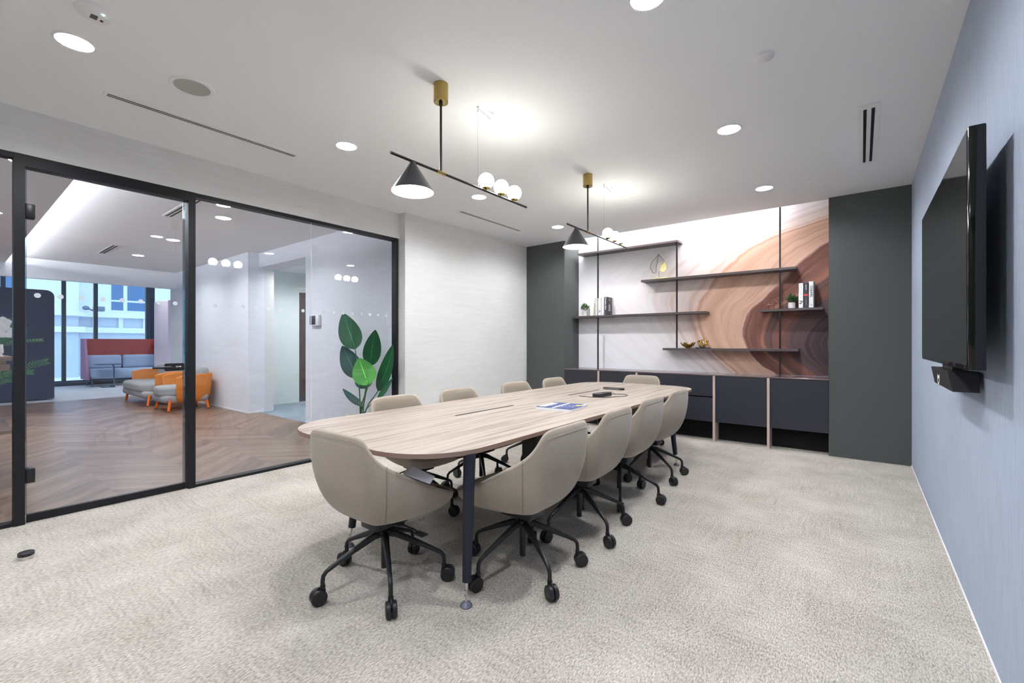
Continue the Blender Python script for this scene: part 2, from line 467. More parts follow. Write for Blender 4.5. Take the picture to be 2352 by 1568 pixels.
def tag(o, label=None, cat=None, group=None, kind=None):
    if label: o['label'] = label
    if cat: o['category'] = cat
    if group: o['group'] = group
    if kind: o['kind'] = kind
    return o
def thing(name, label, cat, loc=(0, 0, 0), rz=0.0, group=None):
    o = bpy.data.objects.new(name, None); C.objects.link(o)
    o.empty_display_size = 0.1
    o.location = loc; o.rotation_euler = (0, 0, rz)
    ROOT[o.name] = Matrix.Translation(loc) @ Matrix.Rotation(rz, 4, 'Z')
    return tag(o, label, cat, group)
def struct(name, label, mb, mats, loc=None, smooth=False, cat=None):
    o = mb.build(name, mats, None, smooth, loc=loc)
    return tag(o, label, cat or name.split('_')[0], None, 'structure')
def copy_tree(o, parent=None):
    c = o.copy(); C.objects.link(c)
    if parent is not None: c.parent = parent
    for ch in list(o.children): copy_tree(ch, c)
    return c
def text(name, s, size, origin, xdir, ydir, mat, parent, bold=0.0, space=1.0, narrow=1.0):
    """raised lettering lying in the plane of xdir and ydir"""
    cu = bpy.data.curves.new(name, 'FONT'); cu.body = s; cu.size = size; cu.extrude = 0.0002; cu.offset = bold
    cu.space_character = space; cu.align_x = 'LEFT'; cu.align_y = 'CENTER'; cu.resolution_u = 2
    tmp = bpy.data.objects.new(name, cu)
    me = bpy.data.meshes.new_from_object(tmp); bpy.data.objects.remove(tmp)
    xd = Vector(xdir).normalized(); yd = Vector(ydir).normalized(); zd = xd.cross(yd)
    R = Matrix((xd * narrow, yd, zd)).transposed().to_4x4()
    r = parent
    while r.parent: r = r.parent
    me.transform(ROOT[r.name].inverted() @ Matrix.Translation(origin) @ R)
    me.materials.clear(); me.materials.append(M[mat])
    o = bpy.data.objects.new(name, me); C.objects.link(o); o.parent = parent
    return o
def arc_rect(x0, x1, y0, y1, r, n=8, e=2.0):
    pts = []
    for cx, cy, a0 in ((x1 - r, y0 + r, -PI / 2), (x1 - r, y1 - r, 0), (x0 + r, y1 - r, PI / 2), (x0 + r, y0 + r, PI)):
        for k in range(n + 1):
            a = a0 + PI / 2 * k / n
            c_, s_ = math.cos(a), math.sin(a)
            pts.append((cx + math.copysign(abs(c_) ** (2 / e), c_) * r, cy + math.copysign(abs(s_) ** (2 / e), s_) * r))
    return pts

# ================================================================ THE MEETING ROOM
XR, XL, XG, YB, YF, H = 0.41, -4.49, -4.60, 6.16, -1.75, 2.90
YS = 3.585                                       # where the glazing ends and the solid wall steps in
YM = 6.62                                        # mural plane
struct('floor', 'beige woven carpet of the meeting room', MB().box(-4.64, XR, YF, 6.62, -0.06, 0), 'carpet_beige')
cl = MB().box(-4.75, XR + 0.1, YF - 0.1, YB, H, H + 0.06)
struct('ceiling', 'plain white plaster ceiling of the meeting room', cl, 'ceiling_paint')
struct('wall_right', 'pale blue fabric wall that carries the screen', MB().box(XR, XR + 0.12, YF, 6.8, 0, 3.3), 'wall_blue')
struct('wall_front', 'plain grey wall facing the shelves', MB().box(-4.75, XR + 0.12, YF - 0.12, YF, 0, H), 'rear_wall')
struct('wall_left', 'pale linen papered wall beyond the glazing', MB().box(-4.75, XL, YS, YB, 0, H), 'wall_linen')
struct('trim_1', 'pale linen papered header above the glazing', MB().box(-4.75, XG, YF, YS, 2.585, H), 'wall_linen')
struct('wall_back_left', 'dark grey green pier left of the mural', MB().box(-4.75, -3.742, YB, 6.80, 0, 3.3), 'pier_grey', cat='wall')
struct('wall_back_right', 'dark grey green pier right of the mural', MB().box(-0.288, XR, YB, 6.80, 0, 3.3), 'pier_grey', cat='wall')
struct('wall_back', 'mural wall printed with swirling tan and white marbled bands', MB().box(-3.742, -0.288, YM, 6.80, 0.86, 3.3), 'mural_print', cat='mural')
struct('ceiling_cove', 'hidden recess above the mural', MB().box(-3.742, -0.288, YB + 0.06, YM, 3.15, 3.2).box(-3.742, -0.288, YB, YB + 0.06, H, 3.2), 'ceiling_paint', cat='ceiling')
struct('baseboard_right', 'thin pale base strip along the blue wall', MB().box(XR - 0.004, XR, YF, YB, 0, 0.012), 'white_paint')
st = MB().box(-3.70, -0.95, YB + 0.075, YB + 0.105, 3.06, 3.075).build('light_strip', 'cove_strip', None, False, loc=(-2.0, 6.25, 3.06))
tag(st, 'glowing light strip hidden in the recess above the mural', 'light strip')

# ---- glazing towards the lounge
def pane(mb, y0, y1, z0, z1, x=-4.655): return mb.box(x - 0.005, x + 0.005, y0, y1, z0, z1)
def dots(ys, x=-4.664):
    mb = MB()
    for yy in ys: mb.lathe([(0.0175, -0.0006), (0.0175, 0.0006)], (x, yy, 1.61), 20, 'x')
    return mb
win1 = MB().box(-4.70, -4.615, YF, 0.318, 0, 0.024).box(-4.70, -4.615, YF, 0.318, 2.551, 2.585).box(-4.70, -4.605, 0.318, 0.373, 0, 2.585)\
    .box(-4.70, -4.605, -0.95, -0.91, 0.024, 2.551)
w1 = struct('window_1', 'glass partition pane at the left edge in a black metal frame', win1, 'post_black')
pane(MB(), YF, 0.318, 0.024, 2.551).build('glass_pane', 'pane_glass', w1, False)
dots([0.438 - 0.117 * k for k in range(2, 12)]).build('dot_stickers', 'frosted_dot', w1, False)
win2 = MB().box(-4.70, -4.615, 1.389, 3.576, 0, 0.024).box(-4.70, -4.615, 1.389, 3.576, 2.551, 2.585)\
    .box(-4.70, -4.605, 1.337, 1.389, 0, 2.585).box(-4.70, -4.615, 3.540, 3.576, 0.024, 2.551)
w2 = struct('window_2', 'two fixed glass panes beside the door in a slim black metal frame', win2, 'post_black')
pane(MB(), 1.389, 2.4575, 0.024, 2.551).build('glass_pane', 'pane_glass', w2, False)
pane(MB(), 2.4605, 3.540, 0.024, 2.551).build('glass_pane', 'pane_glass', w2, False)
MB().box(-4.661, -4.649, 2.4576, 2.4604, 0.024, 2.551).build('clear_joint', 'white_plastic', w2, False)
dots([1.441 + 0.117 * k for k in range(18) if abs(1.441 + 0.117 * k - 2.46) > 0.03]).build('dot_stickers', 'frosted_dot', w2, False)
d1m = MB().box(-4.70, -4.605, 0.373, 1.337, 2.505, 2.585)
d1 = struct('door_1', 'glass door in a black metal frame with a black lever lock', d1m, 'post_black')
pane(MB(), 0.383, 1.322, 0.055, 2.500).build('glass_pane', 'pane_glass', d1, False)
dots([0.438 + 0.117 * k for k in range(8)]).build('dot_stickers', 'frosted_dot', d1, False)
MB().box(-4.672, -4.638, 0.383, 1.322, 0.004, 0.055).build('bottom_rail', 'post_black', d1, False)
MB().box(-4.668, -4.642, 1.310, 1.322, 0.055, 2.5).box(-4.668, -4.642, 0.3755, 0.383, 0.055, 2.5).build('edge_seal', 'edge_glass', d1, False)
for z in (2.20, 0.33):
    MB().box(-4.69, -4.628, 0.374, 0.425, z - 0.052, z + 0.052, 0.008).build('hinge', 'black_metal', d1)
hb = MB()
hb.prism_axis(arc_rect(1.175, 1.315, 1.030, 1.095, 0.012), -4.646, -4.630, 'x')
lock = hb.build('lock_case', 'black_metal', d1)
MB().tube([(-4.630, 1.205, 1.062), (-4.585, 1.205, 1.062), (-4.578, 1.19, 1.062), (-4.575, 1.08, 1.063)], [0.013, 0.013, 0.012, 0.010], 12).build('lever_handle', 'black_metal', lock)
MB().tube([(-4.630, 1.262, 1.066), (-4.610, 1.262, 1.066)], 0.006).box(-4.612, -4.604, 1.245, 1.285, 1.060, 1.072, 0.003).build('thumb_turn', 'chrome', lock)
MB().box(-4.640, -4.606, 1.3375, 1.3395, 1.03, 1.10).build('strike_plate', 'chrome', d1)

# ---- ceiling lamps
def downlight(x, y, label, disc='lamp_disc', z=H, grp='recessed round downlights in the meeting room ceiling', r=0.078):
    t = thing('ceiling_downlight', label, 'downlight', (x, y, z - 0.004), 0, grp)
    MB().lathe([(r, 0.004), (r + 0.012, 0.003), (r + 0.011, 0.0), (r, -0.001)], (x, y, z - 0.004), 40, cap=False).build('trim_ring', 'white_plastic', t)
    MB().prism([(x + r * math.cos(a), y + r * math.sin(a)) for a in [2 * PI * k / 40 for k in range(40)]], z - 0.003, z - 0.001).build('lens', disc, t, False)
    return t
G1 = 'recessed round downlights in the meeting room ceiling'
for (x, y, l) in [(-3.363, 0.455, 'round white downlight next to the emergency light at the top left'),
                  (-3.363, 2.08, 'round white downlight in the ceiling left of the first brass canopy'),
                  (-3.366, 3.716, 'round white downlight just below the three globes of the nearer pendant'),
                  (-3.366, 5.360, 'round white downlight nearest the left grey pier'),
                  (-0.796, 2.06, 'big round white downlight cut by the top edge of the photo'),
                  (-0.796, 3.716, 'round white downlight midway along the right ceiling row'),
                  (-0.806, 5.356, 'round white downlight nearest the mural on the right'),
                  (-0.796, 0.42, 'round downlight overhead near the blue wall, out of the frame'),
                  (-3.363, -1.18, 'round downlight at the rear left of the room, out of the frame'),
                  (-0.796, -1.18, 'round downlight at the rear right of the room, out of the frame')]:
    downlight(x, y, l)

# emergency light
t = thing('emergency_light', 'grey white round emergency light unit with a tiny green led in the ceiling', 'emergency light', (-2.983, 0.484, H))
MB().lathe([(0.0, -0.012), (0.060, -0.012), (0.066, -0.009), (0.085, -0.006), (0.087, 0)], (-2.983, 0.484, H), 36).build('cover_plate', 'white_plastic', t)
MB().box(-3.022, -2.985, 0.462, 0.488, H - 0.0145, H - 0.0118).build('dark_window', 'kraft_grey', t, False)
MB().lathe([(0.006, -0.016), (0.006, -0.0118)], (-3.012, 0.505, H), 12).build('test_button', 'led_red', t)
MB().lathe([(0.0045, -0.016), (0.0045, -0.0118)], (-2.95, 0.502, H), 12).build('status_led', 'led_green', t)
MB().box(-3.0, -2.972, 0.512, 0.524, H - 0.014, H - 0.0118).build('lettered_plate', 'paper_white', t, False)
# ceiling speaker
t = thing('ceiling_speaker', 'round ceiling speaker with a grey mesh grille above the door', 'speaker', (-3.36, 0.995, H))
MB().lathe([(0.098, -0.006), (0.118, -0.006), (0.122, -0.002), (0.122, 0)], (-3.36, 0.995, H), 40, cap=False).build('rim', 'white_plastic', t)
MB().lathe([(0.0, -0.008), (0.06, -0.0075), (0.099, -0.005), (0.099, -0.001)], (-3.36, 0.995, H), 40).build('grille', 'grille_grey', t)
# smoke detectors / blank plates
o = MB().lathe([(0.0, -0.016), (0.042, -0.016), (0.050, -0.010), (0.050, 0)], (-0.437, 2.89, H), 30).build('ceiling_plate', 'white_plastic', None, True, loc=(-0.437, 2.89, H))
tag(o, 'flat round white cover plate in the ceiling on the right', 'cover plate')
o = MB().lathe([(0.0, -0.012), (0.030, -0.012), (0.036, -0.006), (0.036, 0)], (-0.407, 5.44, H), 30).build('ceiling_plate', 'white_plastic', None, True, loc=(-0.407, 5.44, H))
tag(o, 'small round white cover plate near the mural', 'cover plate')
# slot diffusers
def slot(x0, x1, y0, y1, label, along='y', gap=0.012, bar=0.02, z=H, wide=0.02):
    t = thing('slot_diffuser', label, 'air vent', ((x0 + x1) / 2, (y0 + y1) / 2, z))
    f = MB()
    if along == 'y':
        f.box(x0, x1, y0, y1, z - 0.006, z, 0.001)
        cx = (x0 + x1) / 2
        s1 = [(cx - bar / 2 - gap, cx - bar / 2), (cx + bar / 2, cx + bar / 2 + gap)]
        f.build('frame', 'white_plastic', t, False)
        for a, b in s1: MB().box(a, b, y0 + wide, y1 - wide, z - 0.0068, z - 0.0055).build('slot', 'black_void', t, False)
    else:
        f.box(x0, x1, y0, y1, z - 0.004, z); f.build('frame', 'white_plastic', t, False)
        cy = (y0 + y1) / 2
        for a, b in ((cy - bar / 2 - gap, cy - bar / 2), (cy + bar / 2, cy + bar / 2 + gap)):
            MB().box(x0 + wide, x1 - wide, a, b, z - 0.0055, z - 0.0038).build('slot', 'black_void', t, False)
slot(-3.94, -3.84, 0.66, 1.93, 'long narrow double slot air vent above the glass door', gap=0.011, bar=0.013)
slot(-3.96, -3.86, 3.96, 5.22, 'narrow double slot air vent above the pale wall', gap=0.011, bar=0.013)
slot(-0.018, 0.106, 3.905, 5.2, 'white framed double slot air vent near the blue wall', gap=0.019, bar=0.026, wide=0.07)

# ---- pendants
def pendant(y0, label):
    X = -2.09; Z = 2.342; yc = y0 + 1.95
    t = thing('pendant_light', label, 'pendant lamp', (X, yc, H), 0, 'linear pendants with one cone and three globes')
    MB().lathe([(0.0, -0.118), (0.043, -0.118), (0.046, -0.115), (0.046, 0)], (X, yc, H), 32).build('canopy', 'brass', t)
    MB().tube([(X, yc, H - 0.118), (X, yc, Z + 0.006)], 0.0075, 12).lathe([(0.013, -0.13), (0.013, -0.117)], (X, yc, H), 12).build('stem', 'black_metal', t)
    MB().tube([(X, yc - 0.383, Z), (X, yc + 0.914, Z)], 0.0078, 12).build('bar', 'black_metal', t)
    MB().tube([(X, yc - 0.035, Z), (X, yc + 0.035, Z)], 0.0115, 14).build('bar_joint', 'brass', t)
    yk = yc - 0.225
    c = MB().lathe([(0.013, Z - 0.004), (0.016, Z - 0.01), (0.126, Z - 0.182), (0.1235, Z - 0.182), (0.012, Z - 0.016)], (X, yk, 0), 40, cap=False)
    cs = c.build('cone_shade', 'shade_metal', t)
    MB().lathe([(0.012, Z - 0.020), (0.1225, Z - 0.1815), (0.1232, Z - 0.1818), (0.0125, Z - 0.0165)], (X, yk, 0), 40, cap=False).build('cone_lining', 'lining_white', t)
    MB().sphere((X, yk, Z - 0.115), 0.032, 20).lathe([(0.010, Z - 0.09), (0.010, Z - 0.03)], (X, yk, 0), 12).build('bulb', 'cone_glow', t)
    for dy in (0.434, 0.600, 0.757):
        yg = yc + dy
        MB().sphere((X, yg, Z + 0.072), 0.055, 28).build('globe', 'globe_glow', t)
        MB().lathe([(0.006, Z), (0.006, Z + 0.010), (0.030, Z + 0.022), (0.029, Z + 0.025), (0.004, Z + 0.018)], (X, yg, 0), 20).build('globe_cup', 'brass', t)
    yw = yc + 0.345
    MB().tube([(X, yw, Z), (X, yw, H)], 0.0012, 6).lathe([(0.004, Z + 0.006), (0.004, Z + 0.025)], (X, yw, 0), 8).lathe([(0.005, H - 0.03), (0.005, H - 0.003), (0.009, H)], (X, yw, 0), 10).build('support_wire', 'chrome', t)
    loop = [(X + 0.004, yw, H - 0.012)] + [(X + 0.03 + 0.0 * k, yw + 0.10 + 0.03 * math.sin(k * 0.5), H - 0.028 - 0.028 * math.cos(k * 0.5 + 0.4)) for k in range(26)]
    MB().tube(loop, 0.0014, 5).build('wire_coil', 'chrome', t)
    return t
plain('shade_metal', srgb(70, 72, 76), 0.33, 0.6, var=0.04)
pendant(0.0, 'nearer brass and black pendant with cone shade and three white globes')
pendant(1.923, 'farther brass and black pendant in front of the mural')

# ---- storage wall: cabinets
YC = 6.15
base = thing('storage_cabinet', 'low charcoal cabinet run with pale wood dividers under the mural', 'cabinet', (-2.0, 6.35, 0))
MB().box(-3.740, -0.290, YC + 0.02, 6.60, 0.815, 0.845).box(-3.740, -0.290, 6.33, 6.60, 0.0, 0.81).build('carcass', 'black_void', base, False)
MB().box(-3.740, -0.290, YC - 0.004, 6.615, 0.845, 0.860, 0.002).build('countertop', 'counter_top', base, False)
xs = [-3.135, -2.534, -1.495, -0.881]
for x in xs:
    MB().box(x - 0.014, x + 0.014, YC - 0.012, 6.33, 0.0, 0.844, 0.001).build('divider', 'divider_wood', base, False)
def front(a, b, z0, z1, nm='door'): MB().box(a + 0.016, b - 0.016, YC, YC + 0.02, z0, z1, 0.002).build(nm, 'cabinet_charcoal', base, False)
front(-3.755, xs[0], 0.25, 0.840); front(xs[0], xs[1], 0.25, 0.840)
front(xs[1], xs[2], 0.575, 0.840, 'drawer'); front(xs[1], xs[2], 0.25, 0.560, 'drawer')
front(xs[2], xs[3], 0.25, 0.840); front(xs[3], -0.274, 0.25, 0.840)

# ---- shelves and their rods
def shelf(x0, x1, zt, label, th=0.030):
    o = MB().box(x0, x1, 6.40, 6.618, zt - th, zt, 0.001).build('wall_shelf', 'shelf_brown', None, False, loc=((x0 + x1) / 2, 6.5, zt - th))
    return tag(o, label, 'shelf', 'dark thin shelves across the mural')
shelf(-3.640, -2.033, 2.722, 'topmost thin dark shelf, empty, at the upper left of the mural')
shelf(-2.572, -0.620, 2.198, 'long dark shelf carrying the leaf ornament')
shelf(-3.740, -1.668, 1.702, 'dark shelf carrying the candle and four books at the left')
shelf(-1.013, -0.355, 1.692, 'short dark shelf carrying three books and a plant at the right')
shelf(-2.250, -0.602, 1.195, 'lowest dark shelf carrying the two gold ornaments')
def rod(x, z0, z1, label):
    o = MB().box(x - 0.009, x + 0.009, 6.425, 6.443, z0, z1).build('shelf_rod', 'post_black', None, False, loc=(x, 6.434, z0))
    tag(o, label, 'rod', 'thin vertical rods holding the shelves')
rod(-3.290, 0.861, 3.145, 'thin dark vertical rod at the left of the mural')
rod(-2.058, 1.196, 2.692, 'thin dark vertical rod in the middle that stops at the lowest shelf')
rod(-0.795, 0.861, 3.145, 'thin dark vertical rod at the right of the mural')

# ---- things on the shelves
def small_plant(x, y, z, seed, label, pot, fr=0.085, fh=0.075, pr=0.038, ph=0.085):
    rnd = random.Random(seed)
    t = thing('potted_plant', label, 'plant', (x, y, z))
    if pot == 'bucket':
        MB().lathe([(pr * 0.8, 0), (pr * 0.98, ph * 0.52), (pr * 1.1, ph * 0.56), (pr * 1.18, ph), (pr * 1.05, ph), (pr, ph - 0.01)], (x, y, z), 28).build('pot', 'pot_white', t)
    else:
        MB().lathe([(pr * 0.8, 0), (pr * 1.02, ph * 0.12), (pr * 1.05, ph * 0.8), (pr * 0.95, ph), (pr * 0.85, ph - 0.006)], (x, y, z), 28).build('pot', 'pot_white', t)
    lf = MB()
    for k in range(120):
        a = rnd.uniform(0, 2 * PI); e = rnd.uniform(-0.25, 1.3)
        d = Vector((math.cos(a) * math.cos(e), math.sin(a) * math.cos(e), math.sin(e)))
        r0 = rnd.uniform(0.25, 0.8)
        b = Vector((x, y, z + ph + fh * 0.3)) + Vector((d.x * fr, d.y * fr, d.z * fh)) * r0
        tip = b + d * rnd.uniform(0.022, 0.036) + Vector((rnd.uniform(-.008, .008), rnd.uniform(-.008, .008), rnd.uniform(-.004, .01)))
        lf.leaf(b, tip, rnd.uniform(0.015, 0.023), (rnd.uniform(-1, 1), rnd.uniform(-1, 0.2), 1), 0.15, 0.25, 0.8, 4)
    for k in range(12):
        a = 2 * PI * k / 12
        lf.tube([(x, y, z + ph - 0.01), (x + fr * 0.5 * math.cos(a), y + fr * 0.5 * math.sin(a), z + ph + fh * 0.55)], 0.0012, 4)
    lf.build('foliage', 'leaf_small', t)
small_plant(-3.555, 6.50, 1.702, 3, 'small bushy plant in a white bucket pot beside the candle', 'bucket', 0.092, 0.095, 0.044, 0.088)
small_plant(-0.680, 6.52, 1.692, 5, 'small trailing plant in a white rounded pot beside three books', 'round', 0.080, 0.072, 0.038, 0.078)
o = MB().lathe([(0.0, 0), (0.044, 0), (0.047, 0.006), (0.047, 0.182), (0.038, 0.194), (0.0, 0.192)], (-3.415, 6.50, 1.702), 32).build('candle', 'candle_wax', None, True, loc=(-3.415, 6.50, 1.702))
tag(o, 'thick ivory pillar candle on the left shelf', 'candle')

def book(x0, x1, z, h, d, label, cov, y0=6.42, lean=0.0, grp=None):
    t = thing('book', label, 'book', ((x0 + x1) / 2, y0 + d / 2, z), 0, grp)
    MB().box(x0, x0 + 0.003, y0, y0 + d, z, z + h).box(x1 - 0.003, x1, y0, y0 + d, z, z + h).box(x0, x1, y0, y0 + 0.003, z, z + h).build('cover', cov, t, False)
    MB().box(x0 + 0.003, x1 - 0.003, y0 + 0.003, y0 + d - 0.004, z + 0.003, z + h - 0.003).build('pages', 'paper_white', t, False)
    return t
def strokes(b, x, z, w_, n):
    # the faint title is not legible in the photograph: pale strokes only
    m = MB()
    for k in range(n): m.box(x - w_ / 2, x + w_ / 2 * (0.4 + 0.6 * ((k * 7) % 3) / 2), 6.4192, 6.4199, z - 0.018 * k - 0.004, z - 0.018 * k)
    m.build('spine_title', 'ink_grey', b, False)
ZL = 1.7022; DX = (0, 0, -1); DY = (1, 0, 0)
b = book(-3.335, -3.284, ZL, 0.275, 0.15, 'plain light grey book nearest the candle', 'book_grey')
b = book(-3.282, -3.229, ZL, 0.275, 0.16, 'white book with pale grey spine title beside the plain grey one', 'paper_white')
strokes(b, -3.256, ZL + 0.255, 0.014, 9)
text('spine_mark', '.Pa', 0.034, (-3.256, 6.4193, ZL + 0.085), DX, DY, 'ink_black', b, bold=0.001)
b = book(-3.227, -3.176, ZL, 0.275, 0.16, 'white book with thin dark letters next to the dark book', 'paper_white')
text('spine_title', 'CHANEL', 0.028, (-3.20, 6.4193, ZL + 0.235), DX, DY, 'ink_grey', b)
MB().box(-3.206, -3.194, 6.4190, 6.4199, ZL + 0.015, ZL + 0.029).build('spine_mark', 'ink_grey', b, False)
b = book(-3.174, -3.130, ZL, 0.285, 0.185, 'dark grey book with a yellow mark and white dome drawing on its side', 'book_dark')
text('spine_title', 'Christian Dior', 0.036, (-3.152, 6.4193, ZL + 0.28), DX, DY, 'ink_white', b, bold=0.0008, narrow=0.92)
cx = -3.1297
mk = MB()
mk.prism_axis([(6.50, ZL + 0.262), (6.512, ZL + 0.255), (6.51, ZL + 0.24), (6.525, ZL + 0.225), (6.52, ZL + 0.222), (6.50, ZL + 0.236), (6.494, ZL + 0.25)], cx, cx + 0.0006, 'x').build('cover_mark', 'ink_yellow', b, False)
ring = [(6.505 + 0.033 * math.cos(a), ZL + 0.075 + 0.105 * math.sin(a)) for a in [PI * k / 14 for k in range(15)]]
mk = MB()
for (ya, za), (yb, zb) in zip(ring, ring[1:]): mk.tube([(cx + 0.001, ya, za), (cx + 0.001, yb, zb)], 0.0022, 4)
for q in (-0.018, 0.0, 0.018): mk.tube([(cx + 0.001, 6.505 + q, ZL + 0.075), (cx + 0.001, 6.505 + q * 0.4, ZL + 0.165)], 0.0018, 4)
mk.tube([(cx + 0.001, 6.46, ZL + 0.072), (cx + 0.001, 6.55, ZL + 0.072)], 0.002, 4)
mk.build('cover_drawing', 'ink_white', b, False)
ZR = 1.6922
b = book(-0.600, -0.549, ZR, 0.30, 0.17, 'white book with faint pink title beside the trailing plant', 'paper_white')
strokes(b, -0.575, ZR + 0.27, 0.020, 9)
text('spine_mark', '.Pa', 0.042, (-0.575, 6.4193, ZR + 0.095), DX, DY, 'ink_black', b, bold=0.0012)
b = book(-0.547, -0.500, ZR, 0.298, 0.17, 'dark book with a red band across its spine', 'book_dark')
text('spine_title', 'GUCCI', 0.020, (-0.524, 6.4193, ZR + 0.278), DX, DY, 'ink_white', b)
MB().box(-0.547, -0.500, 6.4190, 6.4199, ZR + 0.143, ZR + 0.163).build('red_band', 'ink_red', b, False)
MB().box(-0.5245, -0.5225, 6.4190, 6.4199, ZR + 0.03, ZR + 0.105).build('spine_line', 'ink_grey', b, False)
b = book(-0.497, -0.446, ZR, 0.312, 0.17, 'tall white book with black letters at the right end of the short shelf', 'paper_white')
text('spine_title', 'CHANEL', 0.036, (-0.470, 6.4193, ZR + 0.26), DX, DY, 'ink_black', b, bold=0.0006)
MB().box(-0.477, -0.463, 6.4190, 6.4199, ZR + 0.024, ZR + 0.032).box(-0.477, -0.463, 6.4190, 6.4199, ZR + 0.034, ZR + 0.042).build('spine_mark', 'ink_grey', b, False)

# rose gold wire ornament
t = thing('wire_ornament', 'faceted rose gold wire ornament on the short shelf', 'ornament', (-0.90, 6.5, 1.692))
def V3(u, v, w_=0): return (-0.985 + u, 6.5 + w_, 1.692 + v)
P_ = [V3(0.0, .075, 0), V3(.035, .125, .03), V3(.075, .135, -.03), V3(.10, .135, .03), V3(.165, .085, 0), V3(.12, .06, -.04), V3(.06, .055, -.045), V3(.055, .004, 0), V3(.115, .004, .01), V3(.10, .07, .045), V3(.04, .06, .04)]
wr = MB()
for a, b_ in ((0, 1), (1, 2), (2, 3), (3, 4), (0, 6), (6, 2), (6, 5), (5, 4), (5, 3), (6, 7), (5, 8), (7, 8), (9, 8), (10, 7), (10, 0), (9, 4), (1, 10), (3, 9), (10, 9)):
    wr.tube([P_[a], P_[b_]], 0.0022, 6)
wr.build('wire_frame', 'rose_wire', t)
MB().box(-0.93, -0.865, 6.495, 6.515, 1.692, 1.6955).build('foot', 'rose_wire', t)
# gold flower bowl
t = thing('flower_bowl', 'gold petal bowl on the lowest shelf', 'bowl', (-1.925, 6.50, 1.195))
MB().lathe([(0.0, 0.004), (0.028, 0.0), (0.034, 0.004), (0.03, 0.012)], (-1.925, 6.50, 1.195), 24).build('foot', 'gold', t)
for k in range(11):
    a = 2 * PI * k / 11; hi = k % 2
    r0, r1, z1 = (0.03, 0.078, 0.058) if hi else (0.025, 0.105, 0.088)
    lf = MB().leaf((-1.925 + 0.01 * math.cos(a), 6.50 + 0.01 * math.sin(a), 1.204), (-1.925 + r1 * math.cos(a), 6.50 + r1 * math.sin(a), 1.195 + z1), 0.062, (-math.cos(a), -math.sin(a), 0.9), -0.16, 0.5, 1.25, 8)
    def md(o):
        m_ = o.modifiers.new('t', 'SOLIDIFY'); m_.thickness = 0.002
    lf.build('petal', 'gold', t, mods=md)
# gold knot on a black stand
t = thing('knot_ornament', 'gold linked ring knot on a dark base beside the petal bowl', 'ornament', (-1.72, 6.50, 1.195))
MB().box(-1.815, -1.630, 6.46, 6.54, 1.195, 1.207, 0.002).build('plinth', 'black_plastic', t)
def ringt(c, r, tilt, az, th, sx=1.0):
    R = Matrix.Rotation(az, 3, 'Z') @ Matrix.Rotation(tilt, 3, 'X')
    return [tuple(Vector(c) + R @ Vector((r * math.cos(a) * sx, r * math.sin(a), 0))) for a in [2 * PI * k / 28 for k in range(28)]]
MB().tube(ringt((-1.755, 6.50, 1.252), 0.048, math.radians(62), math.radians(70), 0, 0.9), 0.0115, 10, closed=True).build('ring', 'gold', t)
MB().tube(ringt((-1.690, 6.50, 1.252), 0.048, math.radians(58), math.radians(-60), 0, 0.9), 0.0115, 10, closed=True).build('ring', 'gold', t)
MB().tube(ringt((-1.722, 6.505, 1.275), 0.034, math.radians(75), math.radians(10), 0, 1.0), 0.0105, 10, closed=True).build('ring', 'gold', t)
# leaf ornament
t = thing('leaf_ornament', 'black wire leaf ornament on a pale yellow base on the long shelf', 'ornament', (-2.32, 6.50, 2.198))
plain('leaf_base', srgb(226, 218, 150), 0.6, var=0.03)
MB().box(-2.43, -2.215, 6.47, 6.53, 2.198, 2.220, 0.001).build('plinth', 'leaf_base', t)
def L2(u, v): return (-2.49 + u * 0.24, 6.50, 2.30 + v * 0.27)
out = [(0.62, 1.0), (0.42, 0.80), (0.20, 0.62), (0.10, 0.42), (0.08, 0.30), (0.20, 0.14), (0.26, 0.02), (0.36, -0.02), (0.46, 0.02)]
out2 = [(0.62, 1.0), (0.74, 0.85), (0.88, 0.70), (0.95, 0.58), (0.86, 0.48), (0.78, 0.44)]
lw = MB(); lw.tube([L2(*p) for p in out], 0.0028, 6); lw.tube([L2(*p) for p in out2], 0.0028, 6)
lw.tube([L2(0.62, 1.0), L2(0.56, 0.75), L2(0.52, 0.5), L2(0.46, 0.25), L2(0.46, 0.02)], 0.0028, 6)
for k in range(13):
    q = k / 12; s0 = (0.60 - 0.14 * q, 0.90 - 0.80 * q)
    e0 = (0.46 - 0.38 * min(1, q * 1.7) + 0.1 * max(0, q - 0.6) * 2, 0.86 - 0.84 * q)
    lw.tube([L2(*s0), L2((s0[0] + e0[0]) / 2, (s0[1] + e0[1]) / 2 - 0.03), L2(e0[0], e0[1] + 0.03)], 0.0016, 4)
for k in range(6):
    q = k / 5; lw.tube([L2(0.59 - 0.05 * q, 0.88 - 0.34 * q), L2(0.70 + 0.2 * q, 0.88 - 0.26 * q)], 0.0016, 4)
lw.build('leaf_outline', 'black_metal', t)
MB().tube([(-2.33, 6.50, 2.22), (-2.345, 6.50, 2.31)], 0.003, 6).build('stem', 'brass', t)
MB().prism_axis([(-2.33, 2.33), (-2.28, 2.30), (-2.24, 2.33), (-2.23, 2.38), (-2.25, 2.43), (-2.275, 2.455), (-2.30, 2.43), (-2.315, 2.38)], 6.512, 6.515, 'y').build('yellow_leaf', 'leaf_base', t, False)

